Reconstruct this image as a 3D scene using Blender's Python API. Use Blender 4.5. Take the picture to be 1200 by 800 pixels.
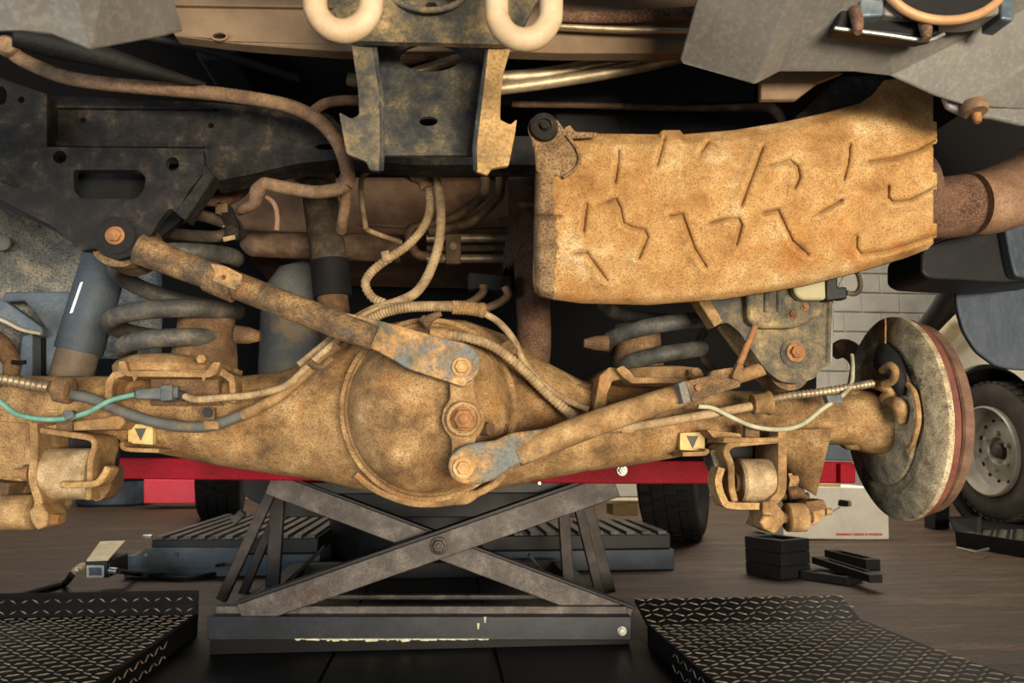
import bpy, bmesh, math, random
import numpy as np
from mathutils import Vector, Matrix, Euler
from mathutils.geometry import tessellate_polygon

for o in list(bpy.data.objects): bpy.data.objects.remove(o)
scene = bpy.context.scene
COL = scene.collection
random.seed(7); np.random.seed(7)

# ------------------------------------------------------------------ camera
F = 870.0                                  # focal length in pixels of the 1200x800 frame
CAM = Vector((0.0, 0.0, 0.47))
PITCH, YAW = math.radians(8.0), math.radians(-5.3)
cam_d = bpy.data.cameras.new('camera'); cam = bpy.data.objects.new('camera', cam_d); COL.objects.link(cam)
cam.location = CAM; cam.rotation_euler = (math.pi/2 + PITCH, 0, YAW)
cam_d.sensor_width = 36.0; cam_d.lens = F/1200*36.0
cam_d.clip_start = 0.02; cam_d.clip_end = 60
cam_d.dof.use_dof = True; cam_d.dof.focus_distance = 1.2; cam_d.dof.aperture_fstop = 10
scene.camera = cam
ROT = Euler((math.pi/2 + PITCH, 0, YAW)).to_matrix()

# ------------------------------------------------------------------ light
w = bpy.data.worlds.new('world'); scene.world = w; w.use_nodes = True
bg = w.node_tree.nodes['Background']; bg.inputs[0].default_value = (0.62, 0.78, 1.0, 1); bg.inputs[1].default_value = 0.10

def area(name, loc, target, sx, sy, power, col):
    l = bpy.data.lights.new(name, 'AREA'); l.shape = 'RECTANGLE'; l.size = sx; l.size_y = sy; l.energy = power; l.color = col
    o = bpy.data.objects.new(name, l); COL.objects.link(o); o.location = loc
    d = Vector(target) - Vector(loc); o.rotation_euler = d.to_track_quat('-Z', 'Y').to_euler()
    return o
# daylight through the open bay door behind the camera, a warm low sun off the apron, a cool side opening
area('bay_door_daylight', (0.90, -2.2, 0.36), (0.25, 1.1, 0.70), 1.5, 0.6, 165, (1.0, 0.87, 0.68))
area('side_opening_daylight', (-2.6, -0.9, 0.70), (-0.6, 1.4, 0.6), 1.2, 1.1, 40, (0.80, 0.90, 1.0))
area('added_fill', (2.4, 4.6, 3.4), (2.3, 5.0, 0.0), 2.5, 2.5, 125, (1.0, 0.90, 0.76))  # unseen overhead fill, set to brighten the back wall and floor
area('added_fill', (-1.6, 4.9, 3.4), (-1.5, 5.2, 0.0), 2.0, 2.0, 80, (1.0, 0.90, 0.76))  # unseen lamp added to brighten the red box at the back left

vs = scene.view_settings
vs.view_transform = 'Standard'; vs.look = 'None'; vs.gamma = 1.0; vs.use_curve_mapping = False
vs.exposure = 0.45

# ------------------------------------------------------------------ pixel -> place
def ray(px, py):
    return ROT @ Vector(((px-600.0)/F, -(py-400.0)/F, -1.0))
def P(px, py, Y):                          # the point of that line of sight standing at distance Y along the vehicle
    d = ray(px, py); return CAM + d*((Y-CAM.y)/d.y)
def PZ(px, py, z):                         # ... lying at height z
    d = ray(px, py); return CAM + d*((z-CAM.z)/d.z)
def S(px, Y): return px*Y/F

# ------------------------------------------------------------------ materials
def lin(c):
    def f(u):
        u /= 255.0
        return u/12.92 if u <= 0.04045 else ((u+0.055)/1.055)**2.4
    return (f(c[0]), f(c[1]), f(c[2]), 1.0)
M = {}
def mat(name, stops, scale=30, rough=0.75, metal=0.0, bump=0.25, fine=300, patch2=None, speck=None, speck_amt=0.45, speck_w=0.08,
        patch=None, patch_scale=8, patch_thr=0.55, spec=0.35, stretch=None, rotz=0, dist=0.004, coat=0):
    m = bpy.data.materials.new(name); m.use_nodes = True; nt = m.node_tree; N = nt.nodes; L = nt.links
    b = N['Principled BSDF']
    geo = N.new('ShaderNodeNewGeometry'); vec = geo.outputs['Position']
    if stretch:
        mp = N.new('ShaderNodeMapping'); mp.inputs['Scale'].default_value = stretch; mp.inputs['Rotation'].default_value = (0, 0, rotz); L.new(vec, mp.inputs[0]); vec = mp.outputs[0]
    n1 = N.new('ShaderNodeTexNoise'); n1.inputs['Scale'].default_value = scale; n1.inputs['Detail'].default_value = 7
    n1.inputs['Roughness'].default_value = 0.68; L.new(vec, n1.inputs['Vector'])
    r = N.new('ShaderNodeValToRGB'); cr = r.color_ramp
    k = len(stops)
    for i, c in enumerate(stops):
        pos = 0.30 + 0.40*i/max(1, k-1)
        if i == 0: e = cr.elements[0]; e.position = pos
        elif i == k-1: e = cr.elements[-1]; e.position = pos
        else: e = cr.elements.new(pos)
        e.color = lin(c)
    L.new(n1.outputs[0], r.inputs[0]); col = r.outputs[0]
    def mix(c0, fac, c1):
        x = N.new('ShaderNodeMix'); x.data_type = 'RGBA'
        L.new(fac, x.inputs[0]); L.new(c0, x.inputs[6]); x.inputs[7].default_value = lin(c1); return x.outputs[2]
    def thr(src, lo, hi, amt):
        q = N.new('ShaderNodeMapRange'); q.inputs[1].default_value = lo; q.inputs[2].default_value = hi
        q.inputs[3].default_value = 0; q.inputs[4].default_value = amt; q.clamp = True; L.new(src, q.inputs[0]); return q.outputs[0]
    if patch:
        n3 = N.new('ShaderNodeTexNoise'); n3.inputs['Scale'].default_value = patch_scale; n3.inputs['Detail'].default_value = 9
        n3.inputs['Roughness'].default_value = 0.72; L.new(vec, n3.inputs['Vector'])
        col = mix(col, thr(n3.outputs[0], patch_thr, patch_thr+0.07, 0.85), patch)
    if patch2:
        n4 = N.new('ShaderNodeTexNoise'); n4.inputs['Scale'].default_value = patch_scale*1.6; n4.inputs['Detail'].default_value = 8
        n4.inputs['Roughness'].default_value = 0.7; mp4 = N.new('ShaderNodeMapping'); mp4.inputs['Location'].default_value = (3.7, 1.3, 8.1)
        L.new(vec, mp4.inputs[0]); L.new(mp4.outputs[0], n4.inputs['Vector'])
        col = mix(col, thr(n4.outputs[0], 0.55, 0.68, 0.45), patch2)
    n2 = N.new('ShaderNodeTexNoise'); n2.inputs['Scale'].default_value = fine; n2.inputs['Detail'].default_value = 3
    n2.inputs['Roughness'].default_value = 0.8; L.new(vec, n2.inputs['Vector'])
    if speck:
        col = mix(col, thr(n2.outputs[0], 0.5, 0.5+speck_w, speck_amt), speck)
    L.new(col, b.inputs['Base Color'])
    b.inputs['Roughness'].default_value = rough; b.inputs['Metallic'].default_value = metal
    b.inputs['Specular IOR Level'].default_value = spec
    if coat: b.inputs['Coat Weight'].default_value = coat; b.inputs['Coat Roughness'].default_value = 0.25
    if bump:
        ad = N.new('ShaderNodeMath'); ad.operation = 'ADD'; L.new(n1.outputs[0], ad.inputs[0]); L.new(n2.outputs[0], ad.inputs[1])
        bp = N.new('ShaderNodeBump'); bp.inputs['Strength'].default_value = bump; bp.inputs['Distance'].default_value = dist
        L.new(ad.outputs[0], bp.inputs['Height']); L.new(bp.outputs[0], b.inputs['Normal'])
    M[name] = m; return m

mat('axle_metal', [(82,62,41),(128,98,62),(160,127,83),(192,161,114)], 22, 0.8, 0, 0.5, 420, speck=(66,48,32), speck_amt=0.65, patch=(104,102,94), patch_scale=9, patch_thr=0.585, patch2=(176,112,52))
mat('axle_rust', [(66,50,36),(106,80,54),(146,114,78)], 24, 0.85, 0, 0.5, 420, speck=(56,40,28), speck_amt=0.6)
mat('dust_tan', [(92,70,44),(148,115,74),(192,159,111)], 26, 0.85, 0, 0.45, 420, speck=(92,70,46), speck_amt=0.5, patch=(108,104,92), patch_scale=12, patch_thr=0.60, patch2=(178,120,62))
mat('link_metal', [(60,58,52),(112,100,78),(168,128,80),(196,160,110)], 26, 0.75, 0.1, 0.4, 220, speck=(84,70,50), speck_amt=0.5, patch=(104,112,112), patch_scale=14, patch_thr=0.50)
mat('link_rust', [(56,50,42),(98,80,58),(142,110,72),(182,148,104)], 36, 0.8, 0.1, 0.6, 380, speck=(52,44,36), speck_amt=0.65, patch=(92,94,90), patch_scale=14, patch_thr=0.57, patch2=(146,92,50))
mat('shield_metal', [(134,94,52),(180,134,78),(202,160,102),(226,198,150)], 18, 0.85, 0, 0.8, 520, speck=(118,80,44), speck_amt=0.75, speck_w=0.09, patch=(190,128,64), patch_scale=8, patch_thr=0.57, dist=0.004)
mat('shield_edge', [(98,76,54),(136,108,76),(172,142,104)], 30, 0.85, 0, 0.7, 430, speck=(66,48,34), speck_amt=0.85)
mat('frame_dark', [(11,11,10),(22,20,18),(46,40,33),(92,78,58)], 50, 0.7, 0.1, 0.6, 300, speck=(28,26,24), speck_amt=0.4, patch=(18,17,16), patch_scale=6, patch_thr=0.50)
mat('frame_black', [(10,10,10),(18,17,17),(32,29,25)], 26, 0.7, 0, 0.3, 200)
mat('hitch_metal', [(40,42,42),(76,74,66),(124,108,78),(168,144,102)], 28, 0.72, 0.1, 0.35, 260, speck=(60,52,40), speck_amt=0.45, patch=(60,64,66), patch_scale=6, patch_thr=0.52)
mat('hitch_web', [(28,30,32),(50,52,54),(80,76,66),(128,112,82)], 34, 0.7, 0.1, 0.45, 360, speck=(40,40,40), speck_amt=0.5, patch=(40,44,48), patch_scale=6, patch_thr=0.50)  # darker, bluer copy of hitch_metal; the channel's shade is put into its colour
mat('hitch_flange', [(104,86,58),(160,128,80),(192,156,102)], 26, 0.8, 0, 0.35, 260, speck=(92,70,44), speck_amt=0.5, patch=(92,92,84), patch_scale=12, patch_thr=0.60)
mat('harness_tape', [(84,64,48),(120,94,70),(148,118,88)], 40, 0.85, 0, 0.4, 260, speck=(80,60,44), speck_amt=0.4)
mat('hose_tan', [(104,86,62),(152,128,94),(190,164,124)], 36, 0.8, 0, 0.3, 240, speck=(110,90,64), speck_amt=0.4)
mat('hose_dark', [(40,36,32),(74,64,52),(112,96,74)], 36, 0.8, 0, 0.3, 240)
mat('pipe_brown', [(70,54,41),(112,88,66),(152,122,90)], 30, 0.65, 0.2, 0.3, 240, speck=(52,40,32), speck_amt=0.4)
mat('pipe_steel', [(104,92,74),(150,134,108),(186,168,138)], 24, 0.45, 0.5, 0.2, 220)
mat('spring_steel', [(46,45,43),(74,72,67),(118,109,94)], 20, 0.6, 0.15, 0.2, 220, speck=(44,44,44), speck_amt=0.4)
mat('shock_paint', [(50,58,64),(68,77,85),(92,98,102)], 8, 0.6, 0.1, 0.15, 240, speck=(54,60,66), speck_amt=0.4)
mat('shock_lower', [(80,70,58),(104,92,78),(126,112,94)], 14, 0.75, 0, 0.2, 240)
mat('liner_felt', [(84,88,90),(134,136,134),(184,178,162)], 16, 0.95, 0, 0.5, 260, speck=(52,56,60), speck_amt=0.7, patch=(200,186,156), patch_scale=5, patch_thr=0.57)
mat('blue_grey_metal', [(66,74,82),(86,95,104),(112,117,120)], 12, 0.65, 0.1, 0.15, 240, speck=(60,68,76), speck_amt=0.4)
mat('fuel_tank', [(92,66,46),(126,94,68),(152,120,90)], 10, 0.8, 0, 0.2, 200)
mat('canister_grey', [(66,68,68),(88,88,84),(116,106,88)], 9, 0.7, 0, 0.15, 240, patch=(120,100,72), patch_scale=6, patch_thr=0.56)
mat('black_rubber', [(9,9,10),(15,15,16),(25,24,23)], 20, 0.75, 0, 0.3, 200)
mat('black_plastic', [(11,11,12),(17,17,18),(28,27,27)], 20, 0.5, 0, 0.1, 200)
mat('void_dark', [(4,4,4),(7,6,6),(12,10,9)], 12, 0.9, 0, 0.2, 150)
mat('bumper_plastic', [(86,84,81),(99,97,92),(111,108,101)], 6, 0.42, 0, 0.06, 160, speck=(150,146,136), speck_amt=0.18, spec=0.5)
mat('tow_hook_paint', [(148,124,94),(176,152,122),(200,180,152)], 12, 0.55, 0, 0.12, 200, patch=(196,146,96), patch_scale=10, patch_thr=0.60)
mat('body_brown', [(88,71,54),(110,90,69),(130,109,84)], 8, 0.75, 0, 0.12, 200)
mat('exhaust_rust', [(58,40,32),(90,64,50),(122,92,72)], 26, 0.85, 0.1, 0.5, 330, speck=(150,120,92), speck_amt=0.45)
mat('exhaust_warm', [(96,70,54),(130,100,78),(158,126,100)], 16, 0.8, 0.1, 0.4, 330, speck=(84,60,46), speck_amt=0.5)
mat('drum_metal', [(88,80,66),(150,134,104),(192,174,138),(216,202,170)], 30, 0.8, 0, 0.5, 380, speck=(70,66,58), speck_amt=0.6, patch=(62,60,56), patch_scale=12, patch_thr=0.58)
mat('disc_hat', [(74,54,42),(104,78,62),(132,104,84)], 20, 0.8, 0.1, 0.3, 300)
mat('disc_rust', [(84,48,40),(112,66,54),(134,84,66)], 20, 0.8, 0.1, 0.25, 260)
mat('bolt_rust', [(92,62,38),(140,96,58),(178,134,88)], 40, 0.7, 0.1, 0.3, 260)
mat('bolt_gold', [(134,98,58),(176,138,88),(204,172,120)], 40, 0.6, 0.1, 0.25, 260)
mat('bolt_zinc', [(120,120,114),(160,160,152),(190,188,178)], 30, 0.35, 0.6, 0.1, 260)
mat('sleeve_metal', [(112,92,66),(166,142,106),(202,178,140)], 34, 0.8, 0, 0.4, 420, speck=(104,84,60), speck_amt=0.5, patch=(112,118,120), patch_scale=16, patch_thr=0.57)
mat('mud_cream', [(150,116,68),(190,152,94),(218,184,124)], 34, 0.9, 0, 0.6, 300, speck=(130,98,58), speck_amt=0.4)
mat('label_cream', [(170,140,84),(196,168,108),(214,190,134)], 40, 0.7, 0, 0.1, 200)
mat('label_dark', [(58,60,58),(74,76,72),(90,90,84)], 40, 0.7, 0, 0.05, 200)
mat('label_white', [(214,216,216),(230,232,232),(240,240,238)], 40, 0.6, 0, 0.0, 200)
mat('cable_green', [(70,112,98),(98,142,126),(134,164,146)], 30, 0.5, 0, 0.1, 200)
mat('cable_pale', [(128,128,104),(164,162,134),(190,184,152)], 30, 0.6, 0, 0.1, 200)
mat('connector_grey', [(52,56,58),(78,82,84),(112,108,98)], 50, 0.6, 0, 0.2, 260)
mat('sensor_cream', [(128,120,88),(146,138,106),(160,152,122)], 12, 0.6, 0, 0.1, 200)
mat('red_paint', [(104,6,20),(138,9,27),(154,16,34)], 6, 0.6, 0, 0.08, 160, speck=(90,6,16), speck_amt=0.4, spec=0.15)
mat('red_bright', [(236,66,84),(244,78,94),(248,90,104)], 4, 0.5, 0, 0.02, 160)
mat('lift_brown', [(28,24,22),(44,38,34),(70,60,54)], 18, 0.5, 0.2, 0.25, 300)
mat('lift_steel', [(46,41,39),(72,66,62),(108,100,94)], 18, 0.42, 0.3, 0.25, 300, speck=(44,38,35), speck_amt=0.5, patch=(62,46,38), patch_scale=8, patch_thr=0.58)
mat('lift_black', [(8,8,9),(13,13,14),(22,22,23)], 14, 0.5, 0.1, 0.12, 240)
mat('lift_blueblack', [(18,21,26),(28,32,38),(42,46,52)], 10, 0.42, 0.2, 0.1, 240, speck=(22,24,28), speck_amt=0.4)
mat('lift_bluegrey', [(44,52,60),(60,70,80),(78,86,94)], 8, 0.5, 0.1, 0.08, 240)
mat('chipped_paint', [(150,146,112),(190,186,150),(214,210,180)], 60, 0.7, 0, 0.3, 260)
mat('tread_black', [(9,9,9),(14,13,13),(22,20,18)], 18, 0.6, 0.0, 0.15, 240, spec=0.12)
mat('tread_lozenge', [(76,70,62),(112,103,92),(150,139,122)], 30, 0.45, 0.1, 0.1, 240)  # paler than the plate; the warm glint is put into this colour
mat('floor_concrete', [(40,27,17),(68,48,31),(104,77,52)], 7, 0.5, 0, 0.7, 55, speck=(26,20,15), speck_amt=0.8, stretch=(0.45,2.4,1), dist=0.012, rotz=-0.35, patch=(106,80,54), patch_scale=2.6, patch_thr=0.55, spec=0.3)
mat('pit_floor', [(8,8,9),(12,12,13),(19,19,21)], 10, 0.45, 0.0, 0.1, 200, spec=0.15)
mat('block_grey', [(160,156,146),(182,178,166),(198,192,178)], 3, 0.9, 0, 0.3, 60)
mat('mortar_grey', [(176,170,158),(186,180,168),(194,188,176)], 3, 0.95, 0, 0.2, 60)
mat('card_white', [(206,200,186),(224,219,206),(234,230,218)], 5, 0.8, 0, 0.05, 120)
mat('card_tan', [(176,146,104),(190,160,116),(200,172,130)], 8, 0.85, 0, 0.05, 120)
mat('print_red', [(186,52,52),(196,60,58),(204,70,66)], 20, 0.7, 0, 0, 120)
mat('tyre_rubber', [(9,9,9),(14,14,14),(22,21,20)], 14, 0.8, 0, 0.2, 160)
mat('tyre_dusty', [(40,35,31),(56,50,44),(72,64,56)], 8, 0.85, 0, 0.2, 160)
mat('rim_silver', [(120,116,108),(150,146,136),(176,170,156)], 5, 0.4, 0.4, 0.05, 160)
mat('van_cream', [(206,198,172),(220,212,188),(230,222,200)], 2, 0.35, 0, 0.0, 100, spec=0.5)
mat('ceiling_grey', [(120,118,112),(132,130,124),(142,140,134)], 2, 0.9, 0, 0.05, 40)
mat('flap_blue', [(46,54,64),(60,68,80),(82,90,98)], 7, 0.5, 0, 0.06, 160, stretch=(1,1,0.35), speck=(90,96,102), speck_amt=0.25)
mat('steel_tan', [(160,146,116),(188,174,142),(206,194,164)], 12, 0.5, 0.3, 0.1, 200)
mat('lamp_blue', [(60,76,92),(110,122,130),(170,168,158)], 20, 0.35, 0.5, 0.1, 160)
mat('ring_tan', [(150,112,76),(176,136,96),(196,158,116)], 14, 0.5, 0.1, 0.1, 160)

# ------------------------------------------------------------------ mesh builder
def catmull(pts, k=8):
    pts = [Vector(p) for p in pts]
    if len(pts) < 3: return pts
    out = []
    Q = [pts[0]*2-pts[1]] + pts + [pts[-1]*2-pts[-2]]
    for i in range(1, len(Q)-2):
        a, b, c, d = Q[i-1], Q[i], Q[i+1], Q[i+2]
        for j in range(k):
            t = j/k
            out.append(0.5*((2*b)+(c-a)*t+(2*a-5*b+4*c-d)*t*t+(3*b-a-3*c+d)*t**3))
    out.append(pts[-1]); return out
def resample(pts, step):
    out = [pts[0].copy()]; acc = 0
    for a, b in zip(pts[:-1], pts[1:]):
        seg = (b-a).length
        if seg < 1e-9: continue
        t = step-acc
        while t <= seg:
            out.append(a+(b-a)*(t/seg)); t += step
        acc = seg-(t-step)
    return out
def fillet(pts, r, k=4):
    n = len(pts); out = []
    for i in range(n):
        p0, p1, p2 = Vector(pts[i-1]), Vector(pts[i]), Vector(pts[(i+1) % n])
        a, b = p0-p1, p2-p1
        rr = min(r, a.length*0.45, b.length*0.45)
        if rr < 0.3: out.append(tuple(p1)); continue
        q0, q2 = p1+a.normalized()*rr, p1+b.normalized()*rr
        for j in range(k+1):
            t = j/k; out.append(tuple(q0*(1-t)**2+p1*2*t*(1-t)+q2*t*t))
    return out
def ell(cx, cy, rx, ry, n=20, a0=0):
    return [(cx+rx*math.cos(a0+2*math.pi*i/n), cy+ry*math.sin(a0+2*math.pi*i/n)) for i in range(n)]
def frame(d):
    d = Vector(d).normalized(); u = Vector((0,0,1)) if abs(d.z) < 0.9 else Vector((1,0,0))
    a = d.cross(u).normalized(); return d, a, d.cross(a).normalized()

class B:
    def __init__(s): s.v = []; s.f = []
    def add(s, vs, fs):
        o = len(s.v); s.v += [tuple(v) for v in vs]; s.f += [tuple(i+o for i in f) for f in fs]; return s
    def tube(s, pts, r, n=10, k=8, smooth=True, closed=False, flat=1.0):
        rs = r if isinstance(r, (list, tuple)) else None
        raw = [Vector(p) for p in pts]
        pts = catmull(raw, k) if smooth and len(raw) > 2 else raw
        m = len(pts)
        if rs:
            L = len(rs); rad = [float(np.interp(i/(m-1)*(L-1), range(L), rs)) for i in range(m)]
        else: rad = [r]*m
        return s.sweep(pts, rad, n, flat)
    def sweep(s, pts, rad, n=10, flat=1.0):
        m = len(pts); vs = []; fs = []; a = None
        for i in range(m):
            t = (pts[min(i+1, m-1)]-pts[max(i-1, 0)])
            if t.length < 1e-9: t = Vector((0,0,1))
            t.normalize()
            if a is None: _, a, b = frame(t)
            a = (a-t*a.dot(t)).normalized(); b = t.cross(a)
            for j in range(n):
                th = 2*math.pi*j/n; vs.append(pts[i]+a*(rad[i]*math.cos(th))+b*(rad[i]*flat*math.sin(th)))
        for i in range(m-1):
            for j in range(n):
                q = (j+1) % n; fs.append((i*n+j, i*n+q, (i+1)*n+q, (i+1)*n+j))
        fs.append(tuple(range(n-1, -1, -1))); fs.append(tuple((m-1)*n+j for j in range(n)))
        return s.add(vs, fs)
    def corr(s, pts, r, pitch=0.004, depth=0.18, n=9, k=10):
        p = resample(catmull(pts, k), pitch/2)
        return s.sweep(p, [r*(1 if i % 2 else 1-depth) for i in range(len(p))], n)
    def lathe(s, c, axis, prof, n=32, caps=True):
        c = Vector(c); d, a, b = frame(axis); vs = []; fs = []; m = len(prof)
        for (t, r) in prof:
            for j in range(n):
                th = 2*math.pi*j/n; vs.append(c+d*t+a*(r*math.cos(th))+b*(r*math.sin(th)))
        for i in range(m-1):
            for j in range(n):
                q = (j+1) % n; fs.append((i*n+j, i*n+q, (i+1)*n+q, (i+1)*n+j))
        if caps: fs.append(tuple(range(n-1, -1, -1))); fs.append(tuple((m-1)*n+j for j in range(n)))
        return s.add(vs, fs)
    def box(s, c, size, rot=(0,0,0)):
        R = Euler(rot).to_matrix(); c = Vector(c); h = [x/2 for x in size]
        vs = [c+R @ Vector((x*h[0], y*h[1], z*h[2])) for x in (-1,1) for y in (-1,1) for z in (-1,1)]
        return s.add(vs, [(0,1,3,2),(4,6,7,5),(0,4,5,1),(2,3,7,6),(0,2,6,4),(1,5,7,3)])
    def loops(s, loops3, vec):               # flat outline (+ holes), given depth
        vec = Vector(vec); flatl = [v for l in loops3 for v in l]; n = len(flatl)
        vs = [Vector(v) for v in flatl]+[Vector(v)+vec for v in flatl]; fs = []
        if len(loops3) == 1 : fs.append(tuple(range(n))); fs.append(tuple(range(2*n-1, n-1, -1)))
        else:
            for t in tessellate_polygon([[Vector(v) for v in l] for l in loops3]):
                fs.append(tuple(t)); fs.append(tuple(i+n for i in reversed(t)))
        o = 0
        for l in loops3:
            m = len(l)
            for i in range(m):
                j = (i+1) % m; fs.append((o+i, o+j, n+o+j, n+o+i))
            o += m
        return s.add(vs, fs)
    def plate(s, outline, Y, t, holes=(), vec=None):
        g = Y if callable(Y) else (lambda x, y: Y)
        lp = [[P(x, y, g(x, y)) for (x, y) in l] for l in [outline]+list(holes)]
        return s.loops(lp, vec if vec else (0, t, 0))
    def hexbolt(s, c, axis, r, h, washer=1.45):
        c = Vector(c); ax = Vector(axis).normalized()
        if washer: s.lathe(c, ax, [(0, r*washer), (h*0.22, r*washer), (h*0.30, r*washer*0.9)], 20)
        s.lathe(c+ax*h*0.25, ax, [(0, r), (h*0.62, r), (h*0.75, r*0.86)], 6)
        return s.lathe(c+ax*h*0.9, ax, [(0, r*0.5), (h*0.22, r*0.5), (h*0.28, r*0.4)], 12)

def prop(o, label=None, cat=None, group=None, kind=None):
    if label: o['label'] = label
    if cat: o['category'] = cat
    if group: o['group'] = group
    if kind: o['kind'] = kind
    return o
def thing(name, label, cat, loc, group=None):
    o = bpy.data.objects.new(name, None); o.empty_display_size = 0.05; COL.objects.link(o); o.location = loc
    return prop(o, label, cat, group)
def root_of(o):
    while o.parent: o = o.parent
    return o
def build(b, name, material, parent=None, bev=0, smooth=True, angle=40, label=None, cat=None, group=None, kind=None, solid=0, sub=0):
    me = bpy.data.meshes.new(name); V = np.array(b.v, dtype=float)
    if parent is not None: org = np.array(root_of(parent).location)
    else: org = np.array([(V[:,0].min()+V[:,0].max())/2, (V[:,1].min()+V[:,1].max())/2, V[:,2].min()])
    V = V-org
    me.from_pydata([tuple(v) for v in V], [], b.f); me.update()
    bm = bmesh.new(); bm.from_mesh(me); bmesh.ops.recalc_face_normals(bm, faces=bm.faces); bm.to_mesh(me); bm.free()
    if smooth:
        me.shade_smooth(); me.set_sharp_from_angle(angle=math.radians(angle))
    me.materials.append(M[material])
    o = bpy.data.objects.new(name, me); COL.objects.link(o)
    if parent is not None: o.parent = parent
    else: o.location = org
    if solid:
        md = o.modifiers.new('solid', 'SOLIDIFY'); md.thickness = solid; md.offset = 0
    if sub:
        md = o.modifiers.new('sub', 'SUBSURF'); md.levels = md.render_levels = sub
    if bev:
        md = o.modifiers.new('bevel', 'BEVEL'); md.width = bev; md.segments = 2; md.limit_method = 'ANGLE'; md.angle_limit = math.radians(35)
        md.harden_normals = False
    return prop(o, label, cat, group, kind)
def bolt(parent, px, py, Y, rpx, m='bolt_rust', axis=(0,-1,0), name='bolt', washer=1.45, h=None):
    r = S(rpx, Y)
    return build(B().hexbolt(P(px, py, Y), axis, r, h or r*1.0, washer), name, m, parent, angle=30)
def tubes(name, label, cat, pts, rpx, m, group=None, parent=None, n=10, k=8):
    p = [P(*q) for q in pts]; Ym = sum(q[2] for q in pts)/len(pts)
    r = [S(x, Ym) for x in rpx] if isinstance(rpx, (list, tuple)) else S(rpx, Ym)
    return build(B().tube(p, r, n, k), name, m, parent, label=label, cat=cat, group=group)

def PX(px, py, X):
    d = ray(px, py); return CAM + d*((X-CAM.x)/d.x)

# ================================================================== the workshop
fl = B().add([(-6,-4,0),(7,-4,0),(7,7.5,0),(-6,7.5,0),(-6,-4,-.1),(7,-4,-.1),(7,7.5,-.1),(-6,7.5,-.1)],
             [(0,1,2,3),(7,6,5,4),(0,4,5,1),(1,5,6,2),(2,6,7,3),(3,7,4,0)])
floor = build(fl, 'floor', 'floor_concrete', kind='structure', label='brown oily workshop floor under the lift', smooth=False)

wall = build(B().box((1.0, 7.12, 2.1), (13, 0.2, 4.2)), 'wall_back', 'mortar_grey', kind='structure', smooth=False, label='grey block wall at the back of the workshop')
build(B().box((1.0, 2.6, 4.26), (13, 9.2, 0.1)), 'ceiling', 'ceiling_grey', kind='structure', smooth=False, label='plain grey workshop ceiling')
bmesh_block = B().box((0,0,0), (0.385, 0.02, 0.185))
blk = build(bmesh_block, 'block', 'block_grey', wall, bev=0.006, smooth=False)
blk_me = blk.data
wl = Vector(wall.location)
def recenter(me):
    a = np.zeros(len(me.vertices)*3); me.vertices.foreach_get('co', a); a = a.reshape(-1,3); a -= (a.max(0)+a.min(0))/2
    me.vertices.foreach_set('co', a.ravel()); me.update()
recenter(blk_me)
first = True
for row in range(5, 15):
    for k in range(14):
        x = 2.2+k*0.4+(0.2 if row % 2 else 0); z = 0.1+row*0.2
        if first: o = blk; first = False
        else:
            o = blk.copy(); COL.objects.link(o); o.parent = wall
        o.location = Vector((x, 7.013+random.uniform(-.003,.003), z))-wl

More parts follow.
